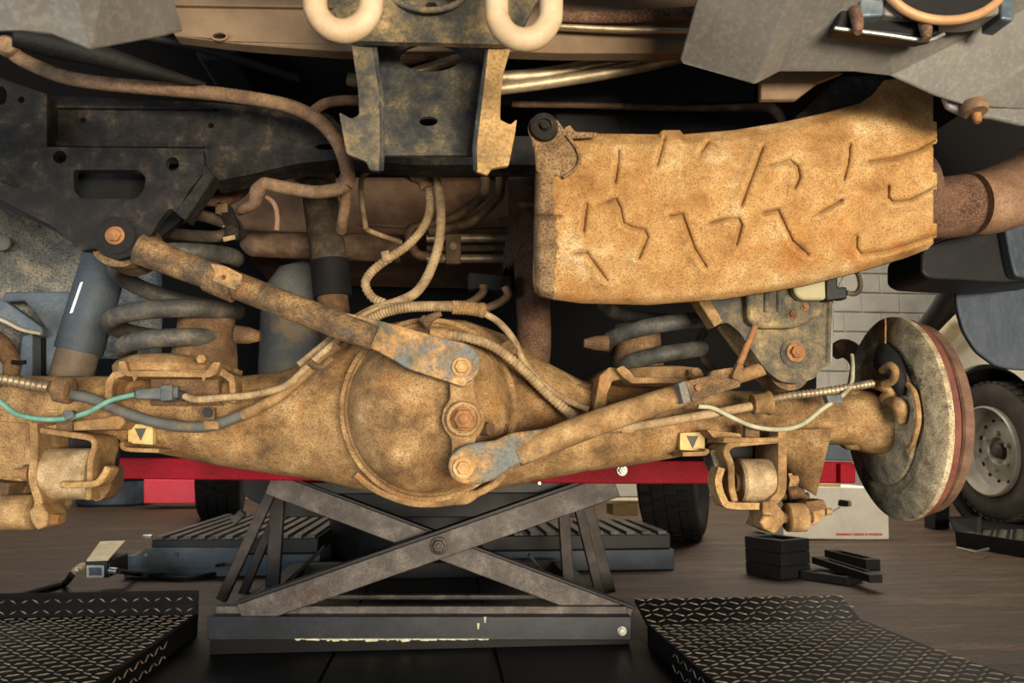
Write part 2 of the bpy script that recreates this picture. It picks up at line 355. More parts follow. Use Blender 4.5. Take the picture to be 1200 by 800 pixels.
# ------------------------------------------------ diamond-plate decks
def lozenges(b, o, u, v, nu, nv, test, pitch=0.026, L=0.0128, W=0.0026, H=0.0022):
    o, u, v = Vector(o), Vector(u).normalized(), Vector(v).normalized(); n = u.cross(v)
    if n.dot(CAM-o) < 0: n = -n
    for i in range(nu):
        for j in range(nv):
            c = o+u*(pitch*(i+0.5))+v*(pitch*(j+0.5))
            if not test(c): continue
            a = math.radians(32 if (i+j) % 2 else -32)
            d = u*math.cos(a)+v*math.sin(a); e = -u*math.sin(a)+v*math.cos(a)
            vs = [c-d*L, c-e*W, c+d*L, c+e*W, c-d*L*0.55+n*H, c+d*L*0.55+n*H]
            b.add(vs, [(0,1,5,4),(1,2,5),(2,3,4,5),(3,0,4)])
ZD = 0.055
def deck(sign, label):
    if sign < 0:
        fold_i = PZ(226, 720, ZD); far_i = P(240, 691, 1.98); xo = -1.75
    else:
        fold_i = PZ(757, 731, ZD); far_i = P(745, 702, 1.90); xo = None
    xi = (fold_i.x+far_i.x)/2; yf, ye, ze = fold_i.y, far_i.y, far_i.z
    t = thing('tread_plate_deck', label, 'platform', (xi, 1.2, 0), 'diamond plate decks beside the lift')
    yn = 0.45
    if sign < 0: outer_n = outer_f = outer_e = xo
    else:
        outer_e = P(985, 702, ye).x; outer_f = PZ(1020, 730, ZD).x
    if sign < 0:
        top = [(xi,yn),(xi,yf),(xo,yf),(xo,yn)]; end = [(xi,yf),(xi,ye),(xo,ye),(xo,yf)]
    else:
        q1, q2 = PZ(1113,767,ZD), PZ(1235,806,ZD)
        top = [(xi,yn),(xi,yf),(outer_f,yf),(q1.x,q1.y),(q2.x,q2.y),(q2.x,yn)]
        end = [(xi,yf),(xi,ye),(outer_e,ye),(outer_f,yf)]
    b = B(); b.loops([[Vector((x,y,ZD)) for x,y in top]], (0,0,-(ZD-0.001)))
    build(b, 'deck_plate', 'tread_black', t, smooth=False)
    b = B(); b.loops([[Vector((x,y,ZD if abs(y-yf)<1e-6 else ze)) for x,y in end]], (0,0,-0.006))
    build(b, 'kick_plate', 'tread_black', t, smooth=False)
    def inside(poly):
        def f(c):
            x, y = c.x, c.y; r = False; n = len(poly)
            for i in range(n):
                (x1,y1),(x2,y2) = poly[i], poly[(i+1) % n]
                if (y1 > y) != (y2 > y) and x < (x2-x1)*(y-y1)/(y2-y1)+x1: r = not r
            return r
        return f
    b = B(); x0 = min(p[0] for p in top); x1 = max(p[0] for p in top)
    lozenges(b, (x0,yn,ZD), (1,0,0), (0,1,0), int((x1-x0)/.026)+1, int((yf-yn)/.026), inside(top))
    nv = int(math.hypot(ye-yf, ze-ZD)/.026)+1
    lozenges(b, (x0,yf,ZD), (1,0,0), (0,ye-yf,ze-ZD), int((x1-x0)/.026)+1, nv, inside(end))
    lozenges(b, (xi+sign*-0.0005,yn,0.0), (0,1,0), (0,0,1), int((yf-yn)/.03), 2, lambda c: c.z < ZD, pitch=0.026, L=0.012)
    build(b, 'raised_lozenges', 'tread_lozenge', t, smooth=False, kind='stuff')
    return xi
xl = deck(-1, 'black diamond tread plate deck left of the lift, with raised end lip')
xr = deck(1, 'black diamond tread plate deck right of the lift, with cut outer corner')

# ------------------------------------------------ scissor lift
YL = 1.79
lift = thing('scissor_lift', 'mid-rise scissor lift with black crossed arms and a red top beam', 'lift', (P(490,740,YL).x, YL+0.4, 0))
b = B(); b.plate([(243,722),(740,722),(740,750),(243,750)], YL, 0.05); build(b, 'front_base_bar', 'lift_blueblack', lift, bev=0.002)
b = B(); b.plate([(252,710),(735,710),(735,721),(252,721)], YL+0.03, 0.03); build(b, 'inner_rail', 'lift_steel', lift, bev=0.002)
b = B(); b.plate([(380,697),(690,697),(690,703),(380,703)], YL+0.16, 0.02); build(b, 'inner_rail', 'lift_steel', lift, bev=0.002)
# chipped yellow-white paint along the lower edge of the base bar
b = B(); random.seed(3)
x = 345
while x < 566:
    wx = random.uniform(5, 16); h0 = random.uniform(1.2, 3.2)
    b.plate([(x,748.2),(x+wx,748.0),(x+wx*random.uniform(.7,1.1),748+h0),(x+wx*.3,748+h0*random.uniform(.6,1.3))], YL-0.0015, 0.003); x += wx*random.uniform(.55,.95)
for (x,y) in ((567,722.5),(559,730)): b.plate([(x,y),(x+3,y),(x+2.2,y+7),(x+.6,y+7)], YL-0.0015, 0.002)
build(b, 'chipped_paint', 'chipped_paint', lift, smooth=False)
b = B(); b.loops([[P(246,749,YL+.004), P(738,749,YL+.004), Vector((P(738,749,YL).x,YL+.004,.009)), Vector((P(246,749,YL).x,YL+.004,.009))]], (0,.03,0)); build(b, 'base_skirt', 'pit_floor', lift)
# dark base plates in front of the bar, carried under the lift to darken it
for i in range(3):
    xa, xb = xl+0.004+(xr-xl)*i/3, xl-0.004+(xr-xl)*(i+1)/3
    build(B().box(((xa+xb)/2, 1.62, 0.004), (xb-xa, 2.36, 0.008)), 'base_plate', 'pit_floor', lift, bev=0.001)
def arm(pts, Y, t, m, lip=0):
    (ax,ay),(bx,by),wpx = pts; d = Vector((bx-ax, by-ay)).normalized(); n = Vector((-d.y, d.x))*(wpx/2)
    o = [(ax+n.x,ay+n.y),(bx+n.x,by+n.y),(bx-n.x,by-n.y),(ax-n.x,ay-n.y)]
    b = B(); b.plate(o, Y, t); a = build(b, 'scissor_arm', m, lift, bev=0.002)
    if lip:
        up = n if n.y < 0 else -n
        o = [(ax+up.x,ay+up.y),(bx+up.x,by+up.y),(bx+up.x*(1+lip),by+up.y*(1+lip)),(ax+up.x*(1+lip),ay+up.y*(1+lip))]
        b = B(); b.plate(o, Y-0.01, t+0.02); build(b, 'arm_lip', 'lift_black', a, bev=0.001)
    return a
arm(((282,722),(722,568),29), YL+0.005, 0.02, 'lift_steel', 0.28)
arm(((315,566),(738,726),27), YL+0.045, 0.02, 'lift_steel', 0.22)
bolt(lift, 514, 639, YL+0.004, 7, 'lift_steel', name='pivot_pin')
bolt(lift, 729, 739, YL-0.001, 4.5, 'bolt_zinc', name='bolt', washer=1.2)
# rear scissor set and stays seen through the front one
Yb = 2.25
for (p, q, wd, Y) in (((258,704),(322,566),12,Yb),((282,700),(338,566),10,Yb+.3),((318,700),(326,566),16,Yb+.05),((272,612),(284,600),9,Yb+.1),
                      ((667,690),(659,566),13,Yb),((705,702),(672,566),11,Yb+.02),((715,695),(682,566),14,Yb+.06),((330,690),(380,640),4,Yb+.2),((620,650),(655,690),4,Yb+.2)):
    a = arm((p, q, wd), Y, 0.025, 'lift_brown' if wd > 5 else 'lift_black')
    a.name = 'rear_stay'
# top: red beam, dark deck behind it
b = B(); b.plate([(132,536),(1000,541),(1000,566),(740,567),(132,561)], YL-0.01, 0.05); rb = build(b, 'red_beam', 'red_paint', lift, bev=0.003)
b = B(); b.plate([(958,519),(1003,521),(1003,540),(958,539)], YL+0.06, 0.05); build(b, 'grey_pad', 'lift_bluegrey', lift, bev=0.003)
b = B(); b.plate([(985,543),(1003,544),(1003,566),(985,566)], YL-0.03, 0.02); build(b, 'beam_end_cap', 'red_paint', lift, bev=0.003)
bolt(rb, 729, 551, YL-0.011, 5, 'bolt_zinc', washer=1.35)
bolt(rb, 632, 566, YL-0.011, 2.2, 'bolt_zinc', washer=0)
za = P(600,566,YL).z
build(B().box((P(490,566,YL).x, YL+0.50, za-0.012), (0.70, 0.9, 0.03)), 'top_deck', 'lift_black', lift, bev=0.003)
build(B().box((P(490,740,YL).x, 2.76, 0.03), (0.94, 0.05, 0.06)), 'rear_base_bar', 'lift_black', lift, bev=0.003)
for px in (254, 728):
    build(B().box((P(px,740,YL).x, 2.29, 0.03), (0.05, 0.86, 0.06)), 'side_base_bar', 'lift_black', lift, bev=0.003)

b = B(); b.plate([(284,558),(690,558),(690,606),(332,606),(284,580)], 2.72, .04); build(b, 'rear_beam', 'lift_black', lift, bev=.003)
# dark round drum on the floor behind the arms
c = P(500, 690, 3.2); c.z = 0
dr = thing('floor_drum', 'large dark round drum lying low behind the scissor arms', 'drum', c)
build(B().lathe(c, (0,0,1), [(0.004,.36),(0.03,.385),(0.16,.40),(0.24,.39),(0.275,.35),(0.285,.30)], 48), 'drum_body', 'lift_black', dr)
build(B().lathe(c, (0,0,1), [(0.286,.22),(0.305,.22),(0.31,.20)], 32), 'drum_lid', 'lift_blueblack', dr)

# ------------------------------------------------ ribbed ramp platforms of the next lift
def ribbed(x0, x1, label, ntop, xbase0, LN=.90):
    Yf = 2.86; A = P(x0, 640, Yf); C = P(x1, 640, Yf); xa, xb = A.x, C.x
    t = thing('ribbed_platform', label, 'platform', ((xa+xb)/2, Yf+.45, 0), 'ribbed platforms behind the scissor lift')
    xs = P(xbase0, 650, Yf).x
    build(B().box(((min(xs,xa)+max(xb,xs))/2, Yf+LN/2, .040), (abs(max(xb,xs)-min(xs,xa))+0.02, LN, .076)), 'base', 'lift_bluegrey', t, bev=.003)
    build(B().box(((xa+xb)/2, Yf+LN/2+.01, .106), (xb-xa, LN, .055)), 'deck', 'lift_black', t, bev=.004)
    n = ntop; rw = (xb-xa)/n
    base = None
    for i in range(n):
        if base is None:
            base = build(B().box((xa+rw*.5, Yf+LN/2+.01, .139), (rw*.55, LN, .012)), 'rib', 'lift_steel', t, bev=.001); me = base.data
        else:
            o = base.copy(); COL.objects.link(o); o.parent = t; o.location = (rw*i, 0, 0)
    return t
rp = ribbed(176, 372, 'black ribbed platform on a blue-grey base beside the foot pedal', 12, 150)
bb = B(); bb.plate([(140,664),(172,642),(280,642),(280,666)], 2.84, 0.012); sp = build(bb, 'side_plate', 'lift_bluegrey', rp, bev=.001)
bolt(sp, 172, 650, 2.839, 2.2, 'bolt_zinc', washer=0); bolt(sp, 207, 649, 2.839, 2.2, 'lift_steel', washer=0)
build(B().tube([P(168,629,2.9), P(178,629,2.9)], S(2.5,2.9), 8), 'pin', 'bolt_zinc', rp)
ribbed(560, 787, 'black ribbed platform on a blue-grey base in front of the right tyre', 12, 787, .50)

# ------------------------------------------------ foot pedal with its cable
Yp = 2.55
pc = P(120, 676, Yp); pc.z = 0
ped = thing('foot_pedal', 'foot pedal switch with a worn steel tread on the floor', 'pedal', pc)
b = B(); b.plate([(100,656),(126,656),(126,677),(100,677)], Yp, 0.16); build(b, 'body', 'black_plastic', ped, bev=.004)
b = B(); q = [P(101,658,Yp-.01), P(127,657,Yp-.01), P(147,635,Yp+.17), P(117,636,Yp+.17)]
b.loops([q], (0,0,.006)); build(b, 'tread', 'steel_tan', ped, bev=.002)
b = B(); b.loops([[P(127,660,Yp), P(141,652,Yp+.14), P(141,668,Yp+.14), P(127,676,Yp)]], (.004,0,0)); build(b, 'side_cheek', 'black_plastic', ped)
b = B(); b.plate([(101,662),(122,662),(122,677),(101,677)], Yp-.008, .008, [[(104,665),(119,665),(119,674),(104,674)]]); lf = build(b, 'label_frame', 'bolt_zinc', ped, bev=.001)
b = B(); b.plate([(104,665),(119,665),(119,674),(104,674)], Yp-.004, .004); build(b, 'label_panel', 'lift_bluegrey', lf)
build(B().corr([P(99,663,Yp+.03), P(92,666,Yp), P(85,672,Yp-.02)], S(4.5,Yp), .012, .3), 'cable_gland', 'steel_tan', ped)
build(B().tube([P(128,668,Yp), P(137,669,Yp)], S(3.5,Yp), 10), 'cable_socket', 'bolt_zinc', ped)
g = lambda x, y: tuple(PZ(x, y, 0.012))
build(B().tube([P(85,672,Yp-.02), g(76,683), g(60,688), g(20,699)], .011, 8), 'pedal_cable', 'black_rubber', None, label='black cable running left from the foot pedal', cat='cable')
build(B().tube([P(139,669,Yp), g(165,673), g(190,676), g(225,677), g(258,671), g(285,668)], .008, 8), 'pedal_cable', 'black_rubber', None, label='thin black cable running from the foot pedal towards the ribbed platform', cat='cable')
build(B().tube([g(180,675), g(205,671), g(230,667.5), P(262,661,2.80)], .006, 8), 'hydraulic_hose', 'black_rubber', None, label='thin black hose looping up onto the blue-grey platform base', cat='hose')

# ------------------------------------------------ red box and grey drum at the back
c = P(200, 590, 5.9)
b = B(); b.plate([(168,561),(238,561),(238,590),(168,590)], 5.9, 0.35); build(b, 'red_crate', 'red_bright', None, bev=.008, label='bright red box on the floor far back left', cat='box')
c = P(136, 577, 6.4); c.z = 0
cu = thing('grey_tub', 'blue-grey round tub on the floor left of the red box', 'tub', c)
build(B().lathe(c, (0,0,1), [(0,.26),(.02,.28),(.20,.28),(.22,.285),(.22,.26),(.19,.26)], 40), 'tub_body', 'lift_bluegrey', cu)
build(B().lathe(c, (0,0,1), [(.195,.283),(.215,.292),(.23,.292),(.235,.28)], 40), 'tub_rim', 'lift_black', cu)

# ------------------------------------------------ rubber blocks
def rblock(c, size, rz, label, tilt=(0,0)):
    b = B(); sx, sy, sz = size; R = Euler((tilt[0], tilt[1], rz)).to_matrix(); c = Vector(c)
    def L(x,y,z): return c+R @ Vector((x,y,z))
    o = [(-sx/2,-sy/2),(sx/2,-sy/2),(sx/2,sy/2),(-sx/2,sy/2)]; h = [(x*.72,y*.72) for x,y in o]
    # block with a shallow recess on top
    vs = [L(x,y,0) for x,y in o]+[L(x,y,sz) for x,y in o]+[L(x,y,sz) for x,y in h]+[L(x*.96,y*.96,sz*.7) for x,y in h]
    fs = [(3,2,1,0)]+[(i,(i+1)%4,4+(i+1)%4,4+i) for i in range(4)]+[(4+i,4+(i+1)%4,8+(i+1)%4,8+i) for i in range(4)]+[(8+i,8+(i+1)%4,12+(i+1)%4,12+i) for i in range(4)]+[(12,13,14,15)]
    b.add(vs, fs)
    return build(b, 'rubber_block', 'black_rubber', None, bev=.003, smooth=False, label=label, cat='block', group='black rubber lifting blocks on the floor')
Ys = 2.72; c = P(912, 676, Ys); c.z = 0
for i, l in enumerate(('black rubber block at the bottom of the stack', 'black rubber block in the middle of the stack', 'black rubber block on top of the stack')):
    rblock((c.x, c.y, .001+i*.0455), (.15,.17,.044), math.radians(24+(i-1)*1.5), l)
def bar(p, q, z, w, h, label):
    A, C = PZ(p[0], p[1], z), PZ(q[0], q[1], z); d = C-A; m = (A+C)/2
    rblock((m.x, m.y, z), (d.length, w, h), math.atan2(d.y, d.x), label)
bar((947,676), (1003,684), .001, .11, .028, 'flat black rubber block lying on the floor right beside the stack')
bar((958,660), (1027,683), .030, .045, .026, 'narrow black rubber bar resting askew on the flat block')
bar((974,655), (1024,668), .001, .06, .040, 'black rubber bar lying furthest back of the loose blocks')

# ------------------------------------------------ white carton
Yc = 3.7
bx = thing('white_carton', 'white cardboard carton with a hand hole on the floor', 'box', (P(981,630,Yc).x, Yc+.2, 0))
b = B(); b.plate([(920,569),(1041,572),(1042,632),(918,631)], Yc, .38, [fillet([(983,585),(998,587),(998,594),(982,593)], 3)]); build(b, 'carton_body', 'card_white', bx, bev=.004, smooth=False)
b = B(); b.plate([(925,566),(985,567.5),(985,572),(925,571)], Yc+.01, .34); build(b, 'top_flap', 'card_tan', bx, smooth=False)
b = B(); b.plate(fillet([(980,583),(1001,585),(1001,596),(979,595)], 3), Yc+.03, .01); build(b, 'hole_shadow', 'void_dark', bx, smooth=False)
b = B(); random.seed(5); x = 980
while x < 1034:
    wx = random.choice((1.4,1.8,2.2)); b.plate([(x,624.6),(x+wx,624.6),(x+wx,627.4),(x,627.4)], Yc-.0008, .0006); x += wx+random.choice((.5,.5,.6,1.4))
build(b, 'red_print', 'print_red', bx, smooth=False)

# ------------------------------------------------ tyres behind
def tyre(name, c, r, wid, axis, label, m='tyre_rubber', rim=None, group=None, cat='tyre', nb=44, parent=None):
    c = Vector(c); t = parent or thing(name, label, cat, (c.x, c.y, c.z-r), group)
    h = wid/2
    prof = [(-h*.72,r*.60),(-h*.92,r*.66),(-h,r*.80),(-h*.95,r*.92),(-h*.80,r*.975),(h*.80,r*.975),(h*.95,r*.92),(h,r*.80),(h*.92,r*.66),(h*.72,r*.60)]
    if parent is None: build(B().lathe(c, axis, prof, 56), 'tyre_carcass', m, t, angle=60); tp = t
    else: tp = build(B().lathe(c, axis, prof, 56, caps=False), 'tyre', m, t, angle=60)
    d, a, e = frame(axis); b = B()
    for i in range(nb):
        for k, x in enumerate((-.66,-.22,.22,.66)):
            th = 2*math.pi*(i+(.5 if k % 2 else 0))/nb; ra = a*math.cos(th)+e*math.sin(th); tg = -a*math.sin(th)+e*math.cos(th)
            q = c+d*(x*h)+ra*(r*.985); w2 = math.pi*r/nb*.62
            vs = [q+d*(sx*h*.17)+tg*(sy*w2)+ra*(sz*r*.016) for sx in (-1,1) for sy in (-1,1) for sz in (-1,1)]
            b.add(vs, [(0,1,3,2),(4,6,7,5),(0,4,5,1),(2,3,7,6),(0,2,6,4),(1,5,7,3)])
    build(b, 'tread_blocks', m, tp, smooth=False, kind='stuff')
    return t
ax = Vector((math.cos(math.radians(-27)), math.sin(math.radians(-27)), 0))
c = P(793, 600, 3.75); c.z = .385
tr = tyre('vehicle_tyre', c, .385, .27, ax, 'black off-road tyre standing behind the right ribbed platform', group='tyres standing behind the lift')
build(B().lathe(c, ax, [(-.10,.235),(-.09,.225),(-.02,.2),(-.015,.06),(.02,.05),(.09,.225),(.10,.235)], 40), 'wheel_disc', 'lift_black', tr)
ax = Vector((math.cos(math.radians(10)), math.sin(math.radians(10)), 0))
c = P(260, 580, 5.1); c.z = .385
tl = tyre('vehicle_tyre', c, .385, .27, ax, 'black off-road tyre standing behind the left ribbed platform, next to the red box', group='tyres standing behind the lift')
build(B().lathe(c, ax, [(-.10,.235),(-.09,.225),(-.02,.2),(-.015,.06),(.02,.05),(.09,.225),(.10,.235)], 40), 'wheel_disc', 'lift_black', tl)
# small tan stand between tyre and lift
c = P(735, 598, 4.6)
b = B(); b.plate([(718,590),(748,590),(748,604),(718,604)], 4.6, .18); st = build(b, 'carton', 'card_tan', None, bev=.004, label='small tan carton on the floor left of the right tyre', cat='box')
b = B(); b.plate([(700,586),(760,586),(760,590),(700,590)], 4.6, .25); build(b, 'lid', 'steel_tan', st, bev=.002)

# ------------------------------------------------ parked van at the right
Yw = 3.8; cw = P(1182, 541, Yw); Xw = cw.x; rw = S(86, Yw)/1.0
cw.z = .075+rw*.98
van = thing('parked_van', 'cream van parked at the right with a silver steel wheel', 'van', (Xw, Yw+.3, .07))
axw = (-1, 0.05, 0)
tw = thing('dummy', '', '', cw) if False else None
tyre('wheel', cw, rw, .23, axw, '', 'tyre_dusty', parent=van)
R = rw
rim = build(B().lathe(cw, axw, [(.02,R*.30),(.06,R*.63),(.125,R*.645),(.13,R*.62),(.085,R*.58),(.045,R*.56),(.025,R*.50),(.04,R*.40),(.055,R*.33),(.058,R*.20),(.035,R*.17),(.03,R*.02)], 48, caps=False), 'rim', 'rim_silver', van, angle=50)
d_, a_, e_ = frame(axw)
hole = None
for i in range(14):
    th = 2*math.pi*i/14; q = cw+d_*.034+(a_*math.cos(th)+e_*math.sin(th))*(R*.455)
    b = B(); b.lathe(q, axw, [(-.004,.001),(-.003,R*.036),(.004,R*.036),(.006,R*.03)], 10); build(b, 'vent_hole', 'void_dark', rim)
for i in range(6):
    th = 2*math.pi*(i+.3)/6; q = cw+d_*.056+(a_*math.cos(th)+e_*math.sin(th))*(R*.255)
    build(B().lathe(q, axw, [(0,R*.04),(.014,R*.04),(.02,R*.03)], 6), 'wheel_nut', 'bolt_zinc', rim)
build(B().lathe(cw, axw, [(.02,R*.12),(.06,R*.11),(.07,R*.05)], 20), 'hub_cap', 'lift_steel', rim)
# body side with wheel arch, in the plane of the wheel's outer face
def yz(Y, z): return Vector((Xw-.12, Y, z))
arch = [yz(Yw+math.cos(math.radians(a))*R*1.22, cw.z+math.sin(math.radians(a))*R*1.25) for a in range(35, 201, 8)]
YV = arch[0].y+.03
side = [None, yz(YV, arch[0].z), yz(YV+.04, .95), yz(YV-.05, 1.15), yz(YV-.3,1.9), yz(2.6,1.95), yz(2.6,.32), None]
body = build(B().loops([side[1:-1]+list(reversed(arch))], (.03,0,0)), 'body_side', 'van_cream', van, smooth=False)
build(B().lathe(cw+Vector((.16,0,0)), (-1,0,0), [(-.30,.02),(-.30,R*1.24),(.24,R*1.27),(.255,R*1.19),(-.2,R*1.17),(-.2,.02)], 40), 'wheel_arch_liner', 'void_dark', van)
b = B(); b.tube([PX(1098,405,Xw-.20), PX(1112,390,Xw-.20), PX(1128,374,Xw-.20)], .045, 12); build(b, 'bumper_tube', 'steel_tan', van)
b = B(); b.tube([PX(1086,390,Xw-.16), PX(1108,360,Xw-.16), PX(1126,328,Xw-.16)], .075, 10); build(b, 'snorkel', 'black_plastic', van)
build(B().box((Xw+1.0, (YV+2.6)/2, .95), (1.46, YV-2.6-.1, 1.2)), 'body_shell', 'van_cream', van, bev=.05)
# tread plate ramp under the van wheel
rm = thing('tread_ramp', 'dark diamond tread ramp under the van wheel', 'ramp', (Xw-.1, 3.6, 0))
q = [PZ(1119,622,.07), PZ(1215,636,.07), PZ(1215,600,.07), PZ(1135,600,.07)]
build(B().loops([q], (0,0,-.068)), 'ramp_body', 'tread_black', rm, bev=.002, smooth=False)
b = B(); u = (q[1]-q[0]).normalized(); lozenges(b, q[0]+Vector((0,0,.0005)), u, Vector((0,0,1)).cross(u), 24, 16, lambda c: True, pitch=.045, L=.018, W=.005); 
lz = build(b, 'raised_lozenges', 'tread_lozenge', rm, smooth=False, kind='stuff')
b = B(); b.loops([[PZ(1119,622,.07), PZ(1111,605,.13), PZ(1150,604,.13), PZ(1150,625,.07)]], (0,0,-.006)); build(b, 'end_stop', 'tread_black', rm, smooth=False)
build(B().tube([PZ(1122,642,.03), PZ(1143,647,.03), PZ(1158,643,.03)], .006, 8, smooth=False), 'pull_handle', 'bolt_zinc', rm)
b = B(); b.plate([(1096,556),(1113,556),(1113,620),(1096,620)], 4.05, .10); build(b, 'dark_post', 'lift_black', None, label='dark upright post on the floor between brake disc and van wheel', cat='stand', bev=.004)  # plain dark upright block without jack detail

# ================================================================== the raised vehicle
# ------------------------------------------------ underbody
ub = thing('underbody', 'dark underside floor pan of the raised vehicle', 'vehicle underbody', (0.1, 2.6, 1.06))
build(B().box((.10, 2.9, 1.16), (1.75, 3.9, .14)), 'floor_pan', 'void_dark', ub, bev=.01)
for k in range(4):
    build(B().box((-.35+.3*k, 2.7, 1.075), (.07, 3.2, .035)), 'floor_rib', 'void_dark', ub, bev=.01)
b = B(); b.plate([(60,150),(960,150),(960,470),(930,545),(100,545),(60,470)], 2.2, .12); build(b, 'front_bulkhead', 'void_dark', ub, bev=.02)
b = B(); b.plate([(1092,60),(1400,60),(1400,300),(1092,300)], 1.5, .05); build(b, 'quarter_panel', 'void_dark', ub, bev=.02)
# brown body panel behind the bumper
cp = thing('rear_cross_panel', 'brown rear body panel above the tow hooks', 'body panel', P(400,58,.86))
b = B(); Yq = .86
b.plate([(150,-60),(860,-60),(860,30),(800,62),(660,62),(600,60),(400,60),(290,52),(205,42)], Yq, .02, [ell(257,42,9,4.5,14)]); build(b, 'panel', 'body_brown', cp, bev=.004)
b = B(); b.plate([(205,3),(400,6),(400,9),(205,6)], Yq-.006, .006); build(b, 'panel_seam', 'body_brown', cp, bev=.001)
b = B(); b.plate(ell(257,42,10.5,5.6,18), Yq-.003, .004, [ell(257,42,8,3.8,14)]); build(b, 'hole_rim', 'body_brown', cp)

# ------------------------------------------------ rear bumper
def bumper(verts, faces, label):
    vs = [P(*v) for v in verts]; b = B(); b.add(vs, faces)
    return build(b, 'bumper_cover', 'bumper_plastic', None, smooth=False, solid=.005, bev=.003, label=label, cat='bumper', group='corner pieces of the rear bumper')
bl = bumper([(-600,-190,.46),(-600,48,.58),(30,36,.50),(64,40,.50),(105,58,.50),(190,42,.56),(212,36,.58),(198,-10,.55),(150,-190,.46),(40,-190,.42)],
       [(0,1,2,3,9),(3,4,9),(4,5,8,9),(5,6,7,8)], 'grey plastic bumper corner at the top left of the picture')
br = bumper([(870,-190,.56),(797,68,.76),(801,74,.76),(884,98,.74),(1000,-190,.53),(912,83,.74),(1000,83,.74),(1042,88,.74),(1094,112,.75),(1132,124,.755),(1600,150,.80),(1600,-190,.60)],
       [(0,1,2,3,4),(4,3,5),(4,5,6),(4,6,7),(11,4,7),(11,7,8),(11,8,9),(11,9,10)], 'grey plastic bumper corner at the top right, over the heat shield')
c = P(1090, 20, .50)
lh = thing('bumper_lamp', 'round dark lamp in a tan ring set into the right bumper corner', 'lamp', c)
def ringpts(cx, cy, rx, ry, Y, n=40): return [P(cx+rx*math.cos(2*math.pi*i/n), cy+ry*math.sin(2*math.pi*i/n), Y) for i in range(n+1)]
b = B(); b.plate(fillet([(1034,-45),(1172,-45),(1172,16),(1150,20),(1060,20),(1036,17)], 4), 0.662, .03); build(b, 'lamp_housing', 'bumper_plastic', lh, bev=.002)
b = B(); b.plate(fillet([(1008,-45),(1036,-45),(1036,18),(1009,19)], 3), 0.659, .03); build(b, 'side_clip', 'lamp_blue', lh, bev=.002)
b = B(); b.plate(fillet([(1172,-45),(1190,-45),(1189,24),(1174,22)], 3), 0.659, .03); build(b, 'side_clip', 'lamp_blue', lh, bev=.002)
b = B(); b.plate([(985,12),(1010,8),(1100,26),(1102,40),(1085,44),(980,33)], 0.671, .02); build(b, 'recess_tray', 'lift_black', lh, bev=.002)
build(B().tube(ringpts(1108,-22,70,46,0.653), S(6.5,0.655), 10, 2), 'lamp_ring', 'ring_tan', lh)
b = B(); b.plate(ell(1108,-22,66,43,32), 0.650, .015); build(b, 'lamp_lens', 'black_plastic', lh, bev=.002)
build(B().tube([P(978,33,0.667), P(1040,41,0.667), P(1085,47,0.667), P(1106,40,0.667)], S(2.6,0.665), 8), 'trim_strip', 'bolt_zinc', lh)
for (x,y) in ((1005,26),(1085,34)):
    build(B().tube([P(x-3,y-14,0.669), P(x,y,0.661), P(x+1,y+12,0.657)], [S(9,0.665),S(8,0.665),S(5,0.665)], 10, 3), 'bolt', 'exhaust_rust', lh)
c = P(1140, 128, .74)
bs = thing('bumper_bolt', 'rusty bolt and cup under the right bumper corner', 'bolt', c)
build(B().lathe(P(1143,130,.75), (0,-.25,-1), [(-.01,.013),(0,.014),(.003,.012),(.003,.007)], 24), 'cup_washer', 'pipe_brown', bs)
build(B().lathe(P(1144,134,.75), (0,-.2,-1), [(0,.005),(.008,.0045),(.011,.003)], 12), 'bolt_stub', 'bolt_rust', bs)
b = B(); b.plate([(1106,112),(1200,110),(1240,112),(1240,142),(1200,146),(1165,138),(1130,134),(1112,126)], .76, .008); build(b, 'bumper_bracket', 'bumper_plastic', None, bev=.003, label='grey bumper mounting lip below the right bumper corner', cat='bracket')
# light inner panel seen under the bumper
b = B(); b.plate([(892,80),(990,84),(960,96),(934,116),(892,116)], .80, .01); build(b, 'inner_panel', 'body_brown', cp, bev=.002)
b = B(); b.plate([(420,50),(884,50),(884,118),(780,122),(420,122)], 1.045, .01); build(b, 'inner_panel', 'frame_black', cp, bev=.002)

# ------------------------------------------------ tow hooks
for pts, l in (([(369,-175),(369,-60),(369,2)]+[(402-33*math.cos(math.pi*i/8), 2+35*math.sin(math.pi*i/8)) for i in range(1,8)]+[(435,2),(435,-60),(435,-175)], 'cream steel tow loop hanging left of the centre bracket'),
               ([(582,-175),(582,-60),(582,12)]+[(614-32*math.cos(math.pi*i/8), 12+35*math.sin(math.pi*i/8)) for i in range(1,8)]+[(646,12),(646,-60),(646,-175)], 'cream steel tow loop hanging right of the centre bracket')):
    build(B().tube([P(x,y,.60) for x,y in pts], S(15,.60), 20, 6), 'tow_hook', 'tow_hook_paint', None, label=l, cat='tow hook', group='cream tow loops')
hb = build(B().box((P(500,-90,.62).x, .66, P(500,-175,.62).z), (.62, .14, .07)), 'hitch_crossbar', 'frame_dark', None, bev=.01, label='dark tow bar crossbar above the tow loops', cat='crossbar')

